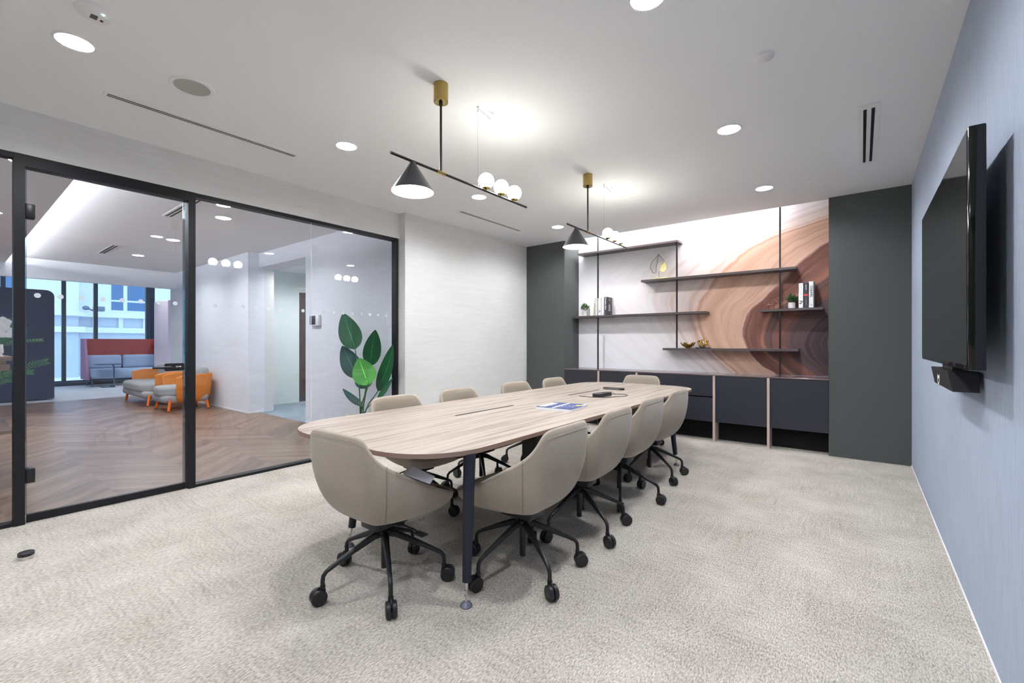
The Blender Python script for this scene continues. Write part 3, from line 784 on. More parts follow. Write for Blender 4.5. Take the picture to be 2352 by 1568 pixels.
# ---- the screen on the right wall
XT = 0.298
t = thing('wall_television', 'large black flat screen mounted on the blue wall', 'television', (XR, 3.0, 1.60))
MB().box(XT, 0.345, 2.243, 3.755, 1.170, 2.038, 0.006).build('casing', 'tv_gloss', t)
MB().box(XT - 0.0015, XT + 0.001, 2.256, 3.742, 1.190, 2.026).build('screen', 'tv_screen', t, False)
MB().box(0.345, XR, 2.75, 3.25, 1.40, 1.80).build('wall_bracket', 'black_metal', t, False)
t = thing('conference_camera', 'black wedge shaped camera bar under the screen with a round white emblem', 'camera bar', (0.35, 3.02, 1.06))
MB().hexa([(0.312, 2.70, 1.058), (0.395, 2.70, 1.058), (0.395, 3.30, 1.058), (0.312, 3.30, 1.058), (0.298, 2.72, 1.143), (0.395, 2.72, 1.143), (0.395, 3.30, 1.143), (0.298, 3.30, 1.143)]).build('casing', 'black_plastic', t, False)
MB().box(0.33, 0.385, 2.86, 3.18, 1.143, 1.169).build('mount', 'black_metal', t, False)
em = MB()
for k in range(18):
    a = 2 * PI * k / 18
    em.box(0.3025, 0.3035, 3.06 + 0.034 * math.cos(a) - 0.004, 3.06 + 0.034 * math.cos(a) + 0.004, 1.10 + 0.034 * math.sin(a) - 0.004, 1.10 + 0.034 * math.sin(a) + 0.004)
em.box(0.3025, 0.3035, 3.04, 3.08, 1.092, 1.108)
em.build('emblem', 'ink_white', t, False)
MB().box(0.395, XR, 2.9, 3.1, 1.08, 1.13).build('wall_bracket', 'black_metal', t, False)

# ---- conference table
TX0, TX1, TY0, TY1, TZ = -2.895, -1.485, 1.295, 5.485, 0.75
t = thing('conference_table', 'long pale wood conference table with rounded ends on dark legs', 'table', (-2.19, 3.39, 0))
top = MB()
outl = arc_rect(TX0, TX1, TY0, TY1, 0.42, 12, 2.25)
top.prism(outl, TZ - 0.022, TZ)
top.bm.faces.ensure_lookup_table()
for f in top.bm.faces:
    f.normal_update(); f.material_index = 0 if abs(f.normal.z) > 0.9 else 1
tt = top.build('tabletop', ['ash_laminate', 'table_edge'], t, False)
MB().prism(arc_rect(TX0 + 0.002, TX1 - 0.002, TY0 + 0.002, TY1 - 0.002, 0.42, 12, 2.25), TZ - 0.0245, TZ - 0.0225).build('under_edge', 'table_edge', t, False)
MB().box(-2.292, -2.272, 2.27, 2.94, TZ + 0.0002, TZ + 0.0012).build('cable_slot', 'black_void', t, False)
MB().box(-2.292, -2.272, 3.84, 4.50, TZ + 0.0002, TZ + 0.0012).build('cable_slot', 'black_void', t, False)
MB().box(-2.40, -2.14, 2.2, 4.6, TZ - 0.11, TZ - 0.0247).build('cable_tray', 'black_metal', t, False)
MB().box(-2.27, -2.13, 3.05, 3.45, 0.0, TZ - 0.111).build('cable_riser', 'black_metal', t, False)
MB().box(-2.78, -2.70, 1.62, 5.05, TZ - 0.065, TZ - 0.0247).box(-1.68, -1.60, 1.62, 5.05, TZ - 0.065, TZ - 0.0247).box(-2.70, -1.68, 1.66, 1.72, TZ - 0.065, TZ - 0.0247).box(-2.70, -1.68, 4.66, 4.72, TZ - 0.065, TZ - 0.0247).build('under_frame', 'black_metal', t, False)
for (fx, fy, tx_, ty_) in ((-1.503, 1.567, -1.512, 1.60), (-2.522, 1.579, -2.47, 1.66), (-1.510, 4.71, -1.56, 4.62), (-2.56, 5.03, -2.50, 4.95)):
    lg = MB()
    f = Vector((fx, fy, 0)); tpv = Vector((tx_, ty_, TZ - 0.0247)); d = tpv - f
    p1 = f + d * (0.118 / d.z)
    lg.tube([tuple(p1), tuple(tpv)], [0.0225, 0.031], 18)
    leg = lg.build('leg', 'navy_leg', t)
    MB().tube([(fx, fy, 0.02), tuple(p1 + Vector((0, 0, 0.004)))], 0.007, 12).lathe([(0.0085, 0.05), (0.0085, 0.053)], (fx, fy, 0), 10).lathe([(0.0085, 0.075), (0.0085, 0.078)], (fx, fy, 0), 10).build('adjuster_screw', 'chrome', leg)
    MB().lathe([(0.030, 0.0), (0.031, 0.004), (0.022, 0.018), (0.008, 0.026), (0.0, 0.026)], (fx, fy, 0), 24).build('foot_pad', 'grey_foot', leg)

# ---- swivel chair
half = [(0, -.312, .850), (.10, -.310, .850), (.185, -.304, .846), (.228, -.292, .826), (.248, -.270, .786), (.261, -.240, .742), (.275, -.195, .698), (.290, -.13, .658),
        (.300, -.05, .612), (.302, .03, .567), (.296, .11, .527), (.284, .20, .488), (.254, .27, .464), (.18, .318, .455), (.085, .334, .452), (0, .336, .451)]
def cr(P, t):
    n = len(P) - 1; i = min(int(t * n), n - 1); f = t * n - i
    g = lambda k: Vector(P[max(0, min(n, k))])
    a, b, c, d = g(i - 1), g(i), g(i + 1), g(i + 2)
    return 0.5 * ((2 * b) + (c - a) * f + (2 * a - 5 * b + 4 * c - d) * f * f + (3 * b - a - 3 * c + d) * f ** 3)
def shell_point(side, s_, t_):
    R = cr(half, s_); th = t_ * PI / 2
    h = math.sin(th) ** 0.62; g = 1 - math.cos(th) ** 0.85
    cx, cy, cz = 0.0, -0.01, 0.350
    x = R.x * side
    # the back leans a little: lower points sit further in
    return Vector((cx + (x - cx) * h, cy + (R.y - cy) * h, cz + (R.z - cz) * g))
def make_chair(label):
    t = thing('conference_chair', label, 'chair', (0, 0, 0), 0, 'beige swivel chairs around the conference table')
    bm = MB(); NS, NT = 22, 9
    rows = []
    for j in range(1, NT + 1):
        row = []
        for i in range(2 * NS):
            sgn = 1 if i <= NS else -1
            s_ = i / NS if i <= NS else (2 * NS - i) / NS
            row.append(bm.bm.verts.new(shell_point(sgn, s_, j / NT)))
        rows.append(row)
    c0 = bm.bm.verts.new((0, -0.01, 0.350)); n = 2 * NS
    for i in range(n): bm.bm.faces.new((c0, rows[0][i], rows[0][(i + 1) % n]))
    for A, B in zip(rows, rows[1:]):
        for i in range(n): bm.bm.faces.new((A[i], B[i], B[(i + 1) % n], A[(i + 1) % n]))
    bmesh.ops.recalc_face_normals(bm.bm, faces=bm.bm.faces[:])
    bm.bm.faces.ensure_lookup_table()
    f = max(bm.bm.faces, key=lambda q: -q.calc_center_median().z)
    if f.normal.z > 0: bmesh.ops.reverse_faces(bm.bm, faces=bm.bm.faces[:])
    def md(o):
        s = o.modifiers.new('thickness', 'SOLIDIFY'); s.thickness = 0.030; s.offset = -1
        u = o.modifiers.new('smooth', 'SUBSURF'); u.levels = 1; u.render_levels = 1
    sh = bm.build('shell', 'chair_fabric', t, mods=md)
    sm = MB()
    for side in (-1, 1):
        pts = [shell_point(side, 0.40, k / 12) for k in range(3, 13)]
        pts = [p + Vector((p.x, p.y, 0)).normalized() * 0.0004 for p in pts]
        sm.tube([tuple(p) for p in pts], 0.0012, 5)
    rim = []
    for i in range(2 * 40):
        sgn = 1 if i <= 40 else -1; s_ = i / 40 if i <= 40 else (80 - i) / 40
        p = shell_point(sgn, s_, 0.975); rim.append(tuple(p + Vector((p.x, p.y, 0)).normalized() * 0.0006))
    sm.tube(rim, 0.0010, 4, closed=True)
    sm.build('seam', 'seam_thread', t)
    cu = MB(); loops = []
    for sc, z in ((0.02, .492), (.5, .490), (.8, .480), (.95, .466), (1.0, .452), (.98, .436), (.9, .425), (.6, .405)):
        lp = []
        for k in range(36):
            a = 2 * PI * k / 36; ca, sa = math.cos(a), math.sin(a)
            x = 0.215 * math.copysign(abs(ca) ** 0.8, ca) * sc; y = 0.058 + 0.238 * math.copysign(abs(sa) ** 0.8, sa) * sc
            lp.append(cu.bm.verts.new((x, y, z)))
        loops.append(lp)
    for A, B in zip(loops, loops[1:]):
        for k in range(36): cu.bm.faces.new((A[k], B[k], B[(k + 1) % 36], A[(k + 1) % 36]))
    cu.bm.faces.new(loops[0]); cu.bm.faces.new(list(reversed(loops[-1])))
    bmesh.ops.recalc_face_normals(cu.bm, faces=cu.bm.faces[:])
    cu.build('seat_cushion', 'cushion_fabric', t)
    MB().lathe([(.017, .078), (.017, .285)], n=18).lathe([(.024, .240), (.034, .250), (.036, .278), (.028, .288)], n=24).build('column', 'black_metal', t)
    MB().lathe([(.012, .285), (.012, .31)], n=14).build('gas_lift', 'chrome', t)
    MB().box(-.07, .07, -.10, .11, .305, .352, .012).build('mechanism', 'black_plastic', t)
    MB().tube([(.05, .02, .328), (.20, .03, .318), (.225, .03, .312)], .005, 8).box(.215, .285, .008, .052, .303, .312, .004).build('tilt_lever', 'black_plastic', t)
    for k in range(5):
        leg = MB().tube([(.020, 0, .262), (.06, 0, .256), (.16, 0, .214), (.265, 0, .166), (.298, 0, .149), (.312, 0, .132), (.315, 0, .110), (.315, 0, .084)],
                        [.019, .0185, .015, .0115, .0105, .0105, .0105, .0105], 12).build('leg', 'black_metal', t)
        leg.rotation_euler = (0, 0, 2 * PI * k / 5)
        cs = MB().lathe([(.033, -.0255), (.0375, -.022), (.0375, -.006), (.034, -.003)], (.335, 0, .0378), 24, 'y')
        cs.lathe([(.034, .003), (.0375, .006), (.0375, .022), (.033, .0255)], (.335, 0, .0378), 24, 'y')
        cs.lathe([(.012, -.024), (.012, .024)], (.335, 0, .0378), 12, 'y')
        cs.prism_axis([(.315, .086), (.303, .080), (.300, .055), (.312, .040), (.335, .040), (.352, .052), (.348, .072), (.335, .083)], -.0028, .0028, 'y')
        cs.lathe([(.013, .070), (.013, .088)], (.315, 0, 0), 14)
        cas = cs.build('caster', 'black_plastic', leg)
    return t
CHAIRS = [  # x, y, facing (deg from +Y, ccw), star (world deg), label
    (-2.000, 1.460, 1, -103, 'nearest beige swivel chair at the rounded end of the table, papers on its seat'),
    (-1.500, 2.020, 91, -28, 'beige swivel chair just right of the nearest table leg'),
    (-1.530, 2.715, 92, -27, 'second beige swivel chair along the right side of the table'),
    (-1.570, 3.445, 90, -64, 'third beige swivel chair along the right side of the table'),
    (-1.600, 4.200, 89, -32, 'farthest beige swivel chair on the right side of the table'),
    (-2.685, 2.270, -90, 10, 'beige swivel chair across the table in front of the big leafed plant'),
    (-2.685, 2.990, -88, 30, 'second beige swivel chair along the far side, before the pale wall'),
    (-2.685, 3.850, -92, -10, 'third beige swivel chair along the far side, before the pale wall'),
    (-2.685, 4.620, -90, 65, 'beige swivel chair across the table in front of the left grey pier'),
    (-2.270, 5.400, 180, 20, 'beige swivel chair at the far end of the table before the cabinets')]
proto = None
for i, (x, y, fa, sa, lab) in enumerate(CHAIRS):
    if i == 0: proto = c = make_chair(lab)
    else: c = copy_tree(proto)
    c['label'] = lab
    c.location = (x, y, 0); c.rotation_euler = (0, 0, math.radians(fa))
    ROOT[c.name] = Matrix.Translation((x, y, 0)) @ Matrix.Rotation(math.radians(fa), 4, 'Z')
    legs = [k for k in c.children if k.name.startswith('leg')]
    for k, lg in enumerate(legs): lg.rotation_euler = (0, 0, math.radians(sa - fa + 72 * k))

# papers on the nearest chair's seat
pp = thing('paper_stack', 'creased grey papers lying on the seat of the nearest chair', 'papers', (-1.90, 1.60, 0.495))
def sheet(mb, pts, n=6, lift=0.012):
    a, b, c_, d = [Vector(p) for p in pts]; g = []
    for i in range(n + 1):
        r = []
        for j in range(n + 1):
            u, v = i / n, j / n
            p = a * (1 - u) * (1 - v) + b * u * (1 - v) + c_ * u * v + d * (1 - u) * v
            p.z += lift * math.sin(u * 5) * math.sin(v * 3 + 1)
            r.append(mb.bm.verts.new(p))
        g.append(r)
    for i in range(n):
        for j in range(n): mb.bm.faces.new((g[i][j], g[i + 1][j], g[i + 1][j + 1], g[i][j + 1]))
    return mb
def thick(o):
    m_ = o.modifiers.new('t', 'SOLIDIFY'); m_.thickness = 0.0012
sheet(MB(), [(-2.10, 1.42, .512), (-1.90, 1.40, .545), (-1.745, 1.56, .570), (-1.93, 1.66, .515)], lift=0.010).build('wrinkled_sheet', 'kraft_grey', pp, mods=thick)
sheet(MB(), [(-1.84, 1.455, .600), (-1.83, 1.50, .645), (-1.71, 1.555, .588), (-1.712, 1.52, .560)], lift=0.003).build('white_sheet', 'paper_white', pp, mods=thick)

# ---- things on the table
t = thing('magazine', 'glossy blue and white magazine lying on the table', 'magazine', (-1.88, 3.06, TZ), math.radians(6))
mx = MB().prism([(-.155, -.155), (.150, -.155), (.150, .165), (-.155, .165)], 0.0003, 0.018)
mx.build('pages', 'paper_white', t, False, world=False)
MB().prism([(-.156, -.156), (.151, -.156), (.151, .166), (-.156, .166)], 0.0182, 0.0195).build('cover', 'ink_blue', t, False, world=False)
cov = MB().box(-.150, -.09, -.12, .12, .0196, .0199).box(-.02, .0, -.15, .16, .0196, .0199).box(.125, .149, .07, .16, .0196, .0199)
for k in range(9):
    cov.box(-.08 + .022 * k, -.066 + .022 * k, -.03 + .02 * (k % 4), -.02 + .02 * (k % 4), .0196, .0199)
cov.build('cover_print', 'ink_white', t, False, world=False)
MB().box(.09, .125, .04, .10, .0196, .0199).build('yellow_patch', 'ink_yellow', t, False, world=False)
t = thing('power_adapter', 'black power adapter with a looping cable on the table', 'power adapter', (-1.985, 3.97, TZ), math.radians(-4))
MB().box(-.04, .04, -.115, .115, 0.0004, .034, .004).build('brick', 'black_plastic', t, world=False)
cab = [(-.02, .115, .015), (-.02, .16, .006), (.02, .24, .0035), (.09, .27, .0035), (.15, .23, .0035), (.165, .14, .0035), (.13, .02, .0035), (.07, -.08, .0035), (.0, -.135, .0035), (-.05, -.15, .0035), (-.09, -.16, .006), (-.12, -.15, .004), (-.15, -.15, .0035), (-.18, -.13, .0035)]
cab = [tuple(cr(cab, k / 60)) for k in range(61)]
MB().tube(cab, 0.003, 8).build('cable', 'black_plastic', t, world=False)
MB().tube([(-.01, .10, .034), (.02, .17, .03), (.03, .2, .0035)], 0.0018, 6).build('short_wire', 'black_plastic', t, world=False)
t = thing('remote_control', 'slim black remote control near the far end of the table', 'remote', (-2.17, 4.62, TZ), math.radians(0))
MB().box(-.115, .115, -.03, .03, .0004, .022, .003).build('case', 'black_plastic', t, world=False)
MB().box(-.11, .08, -.0309, -.0299, .009, .014).build('gloss_strip', 'chrome', t, False, world=False)

# door stop on the floor
t = thing('door_stop', 'small round black and steel door stop on the carpet', 'door stop', (-3.88, 0.318, 0))
MB().lathe([(.030, 0), (.030, .018)], (-3.88, .318, 0), 24).build('steel_base', 'chrome', t)
MB().lathe([(.034, .018), (.036, .020), (.036, .036), (.033, .039), (0, .039)], (-3.88, .318, 0), 28).build('rubber_cap', 'black_plastic', t)

# ================================================================ THE LOUNGE BEHIND THE GLASS
struct('floor', 'brown chevron wood floor of the lounge', MB().box(-13.75, -4.64, -7, YS + 0.02, -0.06, 0), 'chevron_wood')
struct('floor', 'pale grey carpet by the lounge windows', MB().box(-18.9, -13.75, -7, 12, -0.06, 0), 'carpet_lounge')
struct('floor', 'blue grey carpet of the corridor', MB().box(-9.5, -7.0, YS + 0.02, 12, -0.06, 0), 'carpet_blue')
LC = MB()
LC.box(-12.6, -4.75, 0.78, 3.62, 2.9, 3.0).box(-12.6, -4.75, 0.2, 0.78, 3.0, 3.1)
struct('ceiling', 'white raised ceiling of the lounge', LC, 'ceiling_paint')
struct('ceiling', 'white lowered ceiling panel on the left of the lounge', MB().box(-12.6, -4.75, -7, 0.77, 2.775, 2.80), 'ceiling_paint')
struct('ceiling', 'white ceiling over the window bay', MB().box(-19.2, -12.72, -7, 12, 3.3, 3.4), 'ceiling_paint')
struct('trim_2', 'white bulkhead before the window bay', MB().box(-12.72, -12.6, -7, 8.0, 2.52, 3.4), 'white_paint')
stl = MB().box(-12.4, -4.9, 0.60, 0.64, 2.803, 2.815).build('light_strip', 'lounge_strip', None, False, loc=(-8.6, 0.62, 2.803))
tag(stl, 'hidden glowing strip along the edge of the lounge ceiling', 'light strip')
struct('wall_lounge', 'plain pale wall behind the orange seats', MB().box(-13.05, -8.68, 3.42, 3.70, 0, 2.9), 'wall_lounge', cat='wall')
struct('wall_plant', 'pale wall behind the big leafed plant', MB().box(-6.98, -4.75, 3.60, 3.85, 0, 2.9), 'wall_lounge', cat='wall')
struct('trim_3', 'pale beam over the corridor opening', MB().box(-8.68, -6.98, 3.60, 3.95, 2.64, 2.9), 'wall_lounge')
struct('wall_column', 'grey papered end of the lounge wall by the corridor', MB().box(-9.5, -8.68, 3.70, 3.87, 0, 2.9), 'wall_linen', cat='wall')
struct('wall_corridor', 'very pale green wall inside the corridor', MB().box(-9.62, -9.5, 3.87, 4.76, 0, 2.76).box(-9.62, -9.5, 4.76, 12, 2.35, 2.76).box(-9.62, -9.5, 6.2, 12, 0, 2.35), 'corridor_green', cat='wall')
struct('door_2', 'dark brown door in the corridor', MB().box(-9.60, -9.53, 4.76, 6.2, 0, 2.35), 'brown_door')
struct('ceiling', 'low white ceiling of the corridor', MB().box(-9.62, -6.9, 3.95, 12, 2.76, 2.86), 'ceiling_paint')
struct('wall_corridor_end', 'white end wall of the corridor', MB().box(-9.6, -6.8, 11.9, 12.0, 0, 2.8), 'white_paint', cat='wall')
struct('wall_corridor_side', 'white side wall of the corridor behind the plant wall', MB().box(-6.98, -6.86, 3.85, 12, 0, 2.8), 'white_paint', cat='wall')
struct('wall_lounge_left', 'white wall at the left side of the lounge', MB().box(-18.9, -4.64, -7.2, -7.0, 0, 3.4), 'white_paint', cat='wall')
struct('wall_bay_right', 'white wall at the right side of the window bay', MB().box(-18.9, -13.05, 11.9, 12.1, 0, 3.4), 'white_paint', cat='wall')
struct('wall_bay_inner', 'white inner wall of the window bay', MB().box(-13.05, -12.9, 3.70, 12, 0, 3.4), 'white_paint', cat='wall')
struct('baseboard_lounge', 'thin white skirting along the lounge wall', MB().box(-13.0, -8.672, 3.412, 3.42, 0, 0.03).box(-8.68, -8.672, 3.412, 3.70, 0, 0.03), 'white_paint')
struct('baseboard_plant', 'thin white skirting below the plant wall', MB().box(-6.99, -4.76, 3.592, 3.60, 0, 0.03), 'white_paint')
for x, l in ((-6.565, 'round white downlight in the lounge ceiling nearest the glass'), (-8.6, 'round white downlight in the middle of the lounge ceiling'), (-10.62, 'round white lounge downlight nearest the windows')):
    downlight(x, 2.29, l, 'lounge_disc', 2.9, 'round downlights in the lounge ceiling', 0.085)
slot(-10.9, -9.8, 1.77, 1.88, 'short double slot air vent in the lounge ceiling', 'x', 0.022, 0.02, 2.9)
slot(-7.05, -5.6, 1.76, 1.88, 'double slot air vent in the lounge ceiling nearest the glass', 'x', 0.022, 0.02, 2.9)
o = downlight(-8.2, 5.6, 'round downlight inside the corridor', 'lounge_disc', 2.76, 'round downlights in the lounge ceiling', 0.085)
downlight(-8.2, 4.4, 'extra downlight added to brighten the mouth of the corridor', 'lounge_disc', 2.76, 'round downlights in the lounge ceiling', 0.085)  # extra lamp put in to lift the corridor's brightness
for (x, y) in ((-15.2, 3.6), (-15.2, 1.6), (-17.0, 5.2)):  # lamps added out of view to brighten the sofa and bay carpet
    downlight(x, y, 'added unseen downlight brightening the window bay, hidden behind the bulkhead', 'lounge_disc', 3.3, 'round downlights in the lounge ceiling', 0.085)
for (x, y) in ((-6.6, -1.6), (-9.2, -1.6), (-11.4, -1.6), (-6.6, -4.4), (-9.2, -4.4)):
    downlight(x, y, 'round downlight over the left part of the lounge, out of the frame', 'lounge_disc', 2.775, 'round downlights in the lounge ceiling', 0.085)

# windows of the bay
XW = -18.6
wf = MB().box(XW - 0.1, XW, -7, 12, 0.0, 0.14).box(XW - 0.1, XW, -7, 12, 3.2, 3.3)
for y0, y1 in ((2.24, 2.33), (2.94, 3.03), (4.21, 4.44), (1.05, 1.14), (-0.2, -0.1), (-1.4, -1.3), (-2.6, -2.5), (-3.8, -3.7), (5.9, 6.0), (7.5, 7.6), (9.1, 9.2)):
    wf.box(XW - 0.1, XW + 0.03, y0, y1, 0.0, 3.3)
w3 = struct('window_3', 'tall bay windows with dark blue mullions', wf, 'window_frame')
MB().box(XW - 0.06, XW - 0.05, -7, 12, 0.14, 3.2).build('glass_pane', 'pane_glass', w3, False)
MB().box(XW + 0.03, XW + 0.22, -7, 12, 0, 0.10).build('sill', 'window_frame', w3, False)

# building across the street
XBF = -32
bd = thing('office_building', 'pale stone building across the street seen through the lounge windows', 'building', (XBF, 4, -6))
MB().box(XBF - 4, XBF, 4.35, 30, -6, 14).box(XBF + 0.9 - 4, XBF + 0.9, -30, 4.35, -6, 14).build('facade_wall', 'facade_stone', bd, False)  # flat wall; the recess shade lies in its darker colour
for z0, z1, dp in ((2.62, 2.87, .30), (1.80, 2.08, .22), (-.65, -.45, .12), (7.2, 7.5, .3)):
    MB().box(XBF, XBF + dp, 4.35, 30, z0, z1).box(XBF + .9, XBF + .9 + dp, -30, 4.35 + dp, z0, z1).build('cornice', 'facade_light', bd, False)
MB().box(XBF, XBF + .04, 4.40, 30, 2.87, 7.2).box(XBF + .9, XBF + .94, -30, 4.35, 2.87, 7.2).build('upper_wall', 'facade_light', bd, False)
for k in range(9):
    y0 = 5.0 + k * 1.05
    MB().box(XBF, XBF + .10, y0, y0 + .18, 2.08, 2.62).build('pilaster', 'facade_light', bd, False)
for (y0, y1) in ((5.75, 6.25), (6.42, 7.34), (8.6, 9.5), (9.7, 10.6)):
    wn_ = MB().box(XBF, XBF + .05, y0 - .05, y1 + .05, 2.98, 4.9).build('window', 'facade_light', bd, False)
    MB().box(XBF + .05, XBF + .06, y0, y1, 3.04, 3.50).box(XBF + .05, XBF + .06, y0, y1, 3.60, 4.85).build('pane', 'facade_glass', wn_, False)
for (y0, y1) in ((0.6, 2.5), (-3.0, -1.0)):
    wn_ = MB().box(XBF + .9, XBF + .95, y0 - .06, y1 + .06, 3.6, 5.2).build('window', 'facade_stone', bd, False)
    MB().box(XBF + .95, XBF + .96, y0, y1, 3.66, 5.1).build('pane', 'facade_glass', wn_, False)
cbx = MB().sphere((XBF + 1.35, 4.55, 3.02), 0.14, 14, (1, 1, .8)).tube([(XBF + 1.0, 4.9, 2.9), (XBF + 1.35, 4.6, 3.0)], .04, 8).box(XBF + 1.0, XBF + 1.5, 4.85, 5.25, 2.88, 3.12, .03)
cbx.build('floodlight', 'grey_foot', bd)
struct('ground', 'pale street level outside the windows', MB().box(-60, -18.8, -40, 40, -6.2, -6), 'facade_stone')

# phone pod
t = thing('phone_pod', 'tall dark navy phone pod with rounded top corners', 'pod', (-14.8, 0.2, 0))
MB().prism_axis([(-1.1, .03), (1.60, .03)] + [q for q in arc_rect(-1.1, 1.60, 0.03, 2.44, 0.14, 8) if q[1] > 1.0], -15.6, -14.25, 'x').build('shell', 'navy_pod', t)
MB().box(-15.55, -14.28, -1.05, 1.5, 0, 0.03).build('plinth', 'black_void', t, False)
# white screen panel near the windows; reflected orange painted in as a pink tint
o = MB().box(-16.3, -15.0, 3.88, 3.96, 0.1, 2.45, 0.01).build('partition_panel', 'panel_pink_reflection' if 'panel_pink_reflection' in M else 'white_paint', None, False, loc=(-15.6, 3.92, 0.1))
plain('panel_pink_reflection', srgb(226, 205, 210), 0.5, var=0.03)
o.data.materials[0] = M['panel_pink_reflection']
tag(o, 'white partition panel with painted pink reflection at the right end of the windows', 'partition')
t = o

# high-back sofa
t = thing('highback_sofa', 'high backed sofa with red panel and light blue cushions by the windows', 'sofa', (-17.9, 3.5, 0))
xs0, xs1 = -18.30, -17.45
MB().box(xs0, xs0 + 0.07, 2.65, 4.37, 0.20, 1.39, .015).build('back_panel', 'red_panel', t)
MB().hexa([(xs0, 2.60, .2), (xs1 + .05, 2.60, .2), (xs1 + .05, 2.66, .2), (xs0, 2.66, .2), (xs0, 2.60, 1.39), (xs1 - .35, 2.60, 1.39), (xs1 - .35, 2.66, 1.39), (xs0, 2.66, 1.39)]).build('side_panel', 'mauve_panel', t, False)
MB().hexa([(xs0, 4.36, .2), (xs1 + .05, 4.36, .2), (xs1 + .05, 4.42, .2), (xs0, 4.42, .2), (xs0, 4.36, 1.39), (xs1 - .35, 4.36, 1.39), (xs1 - .35, 4.42, 1.39), (xs0, 4.42, 1.39)]).build('side_panel', 'mauve_panel', t, False)
MB().box(xs0 + .08, xs1 + .12, 2.68, 4.34, 0.24, 0.50, .08, 5).build('seat_cushion', 'blue_cushion', t)
MB().box(xs0 + .08, xs0 + .26, 2.68, 3.50, 0.50, 0.90, .07, 5).build('back_cushion', 'blue_cushion', t)
MB().box(xs0 + .08, xs0 + .26, 3.52, 4.34, 0.50, 0.90, .07, 5).build('back_cushion', 'blue_cushion', t)
MB().box(xs0 + .1, xs1 + .05, 2.70, 2.74, .20, .235).box(xs0 + .1, xs1 + .05, 4.28, 4.32, .20, .235).box(xs1 + .01, xs1 + .05, 2.7, 4.3, .20, .235).build('seat_frame', 'blue_metal', t, False)
for (a, b_) in ((xs1 + .02, 2.72), (xs1 + .02, 4.30), (xs0 + .14, 2.72), (xs0 + .14, 4.30)):
    MB().tube([(a, b_, .21), (a, b_, 0)], .018, 10).build('leg', 'blue_metal', t)
# side table
t = thing('side_table', 'small dark blue laptop side table before the sofa', 'side table', (-16.95, 3.02, 0))
MB().prism(arc_rect(-17.30, -16.85, 2.72, 3.30, .08), .645, .665).build('table_top', 'blue_metal', t, False)
MB().tube([(-16.90, 3.10, .01), (-16.90, 3.10, .60), (-16.95, 3.08, .645)], .018, 10).build('post', 'blue_metal', t)
MB().box(-17.30, -16.86, 2.85, 2.89, 0, .02).box(-17.30, -16.86, 3.08, 3.12, 0, .02).box(-16.90, -16.86, 2.85, 3.12, 0, .02).build('base', 'blue_metal', t, False)

# orange tub seats: facing -Y, backs to the lounge wall
def tub(x0, x1, yf, yb, label, nm, cat, nback):
    t = thing(nm, label, cat, ((x0 + x1) / 2, (yf + yb) / 2, 0))
    cx = (x0 + x1) / 2; hw = (x1 - x0) / 2; L = yb - yf
    # plan path of the wrap around shell: from left arm front, round the back, to right arm front
    r = 0.30; path = []
    path += [(x0, yf + .10), (x0, yf + .3)]
    for k in range(9): a = PI - (PI / 2) * k / 8; path.append((x0 + r + r * math.cos(a), yb - r + r * math.sin(a)))
    for k in range(9): a = PI / 2 - (PI / 2) * k / 8; path.append((x1 - r + r * math.cos(a), yb - r + r * math.sin(a)))
    path += [(x1, yf + .3), (x1, yf + .10)]
    mb = MB(); rings = []
    zs = [(0.16, -.10), (0.20, -.055), (0.30, -.025), (0.45, -.008), (0.60, 0.0), (0.655, 0.0), (0.68, -.01)]
    n = len(path)
    for i, (px, py) in enumerate(path):
        rr = []
        end = min(i, n - 1 - i)
        for j, (z, off) in enumerate(zs):
            dx, dy = cx - px, (yf + L * .45) - py; d = math.hypot(dx, dy)
            hz = z
            if end == 0 and z > .6: hz = z - 0.05
            rr.append(mb.bm.verts.new((px - dx / d * off, py - dy / d * off, hz)))
        rings.append(rr)
    for A, B in zip(rings, rings[1:]):
        for j in range(len(zs) - 1): mb.bm.faces.new((A[j], B[j], B[j + 1], A[j + 1]))
    bmesh.ops.recalc_face_normals(mb.bm, faces=mb.bm.faces[:])
    def md(o):
        s = o.modifiers.new('t', 'SOLIDIFY'); s.thickness = 0.035; s.offset = 0
        u = o.modifiers.new('s', 'SUBSURF'); u.levels = 1; u.render_levels = 2
    mb.build('shell', 'orange_shell', t, mods=md)
    MB().box(x0 + .05, x1 - .05, yf - .07, yb - .10, .155, .30, .06, 4).build('seat_base', 'grey_cushion', t)
    sc = MB(); sc.prism(arc_rect(x0 + .05, x1 - .05, yf - .10, yb - .16, .26, 8), .27, .455)
    def bv(o):
        b_ = o.modifiers.new('b', 'BEVEL'); b_.width = .055; b_.segments = 4
    sc.build('seat_cushion', 'grey_cushion', t, mods=bv)
    ww = (x1 - x0 - .16) / nback
    for k in range(nback):
        a = x0 + .08 + k * ww
        MB().box(a + .01, a + ww - .01, yb - .24, yb - .08, .44, .80, .07, 5).build('back_cushion', 'grey_cushion', t)
    MB().box(x0 + .10, x1 - .10, yf + .02, yb - .12, .145, .17).build('base_frame', 'orange_leg', t, False)
    for (a, b_, sx, sy) in ((x0 + .07, yf + .04, -1, -1), (x1 - .07, yf + .04, 1, -1), (x0 + .12, yb - .14, -1, 1), (x1 - .12, yb - .14, 1, 1)):
        lg = MB().tube([(a, b_, .235), (a + .04 * sx, b_ + .035 * sy, .012)], .024, 14).build('leg', 'orange_leg', t)
        MB().lathe([(.014, 0), (.014, .014)], (a + .04 * sx, b_ + .035 * sy, 0), 12).build('foot', 'black_plastic', lg)
    return t
tub(-10.76, -9.94, 2.58, 3.34, 'orange tub armchair with grey cushion, partly behind the black door post', 'tub_armchair', 'armchair', 1)
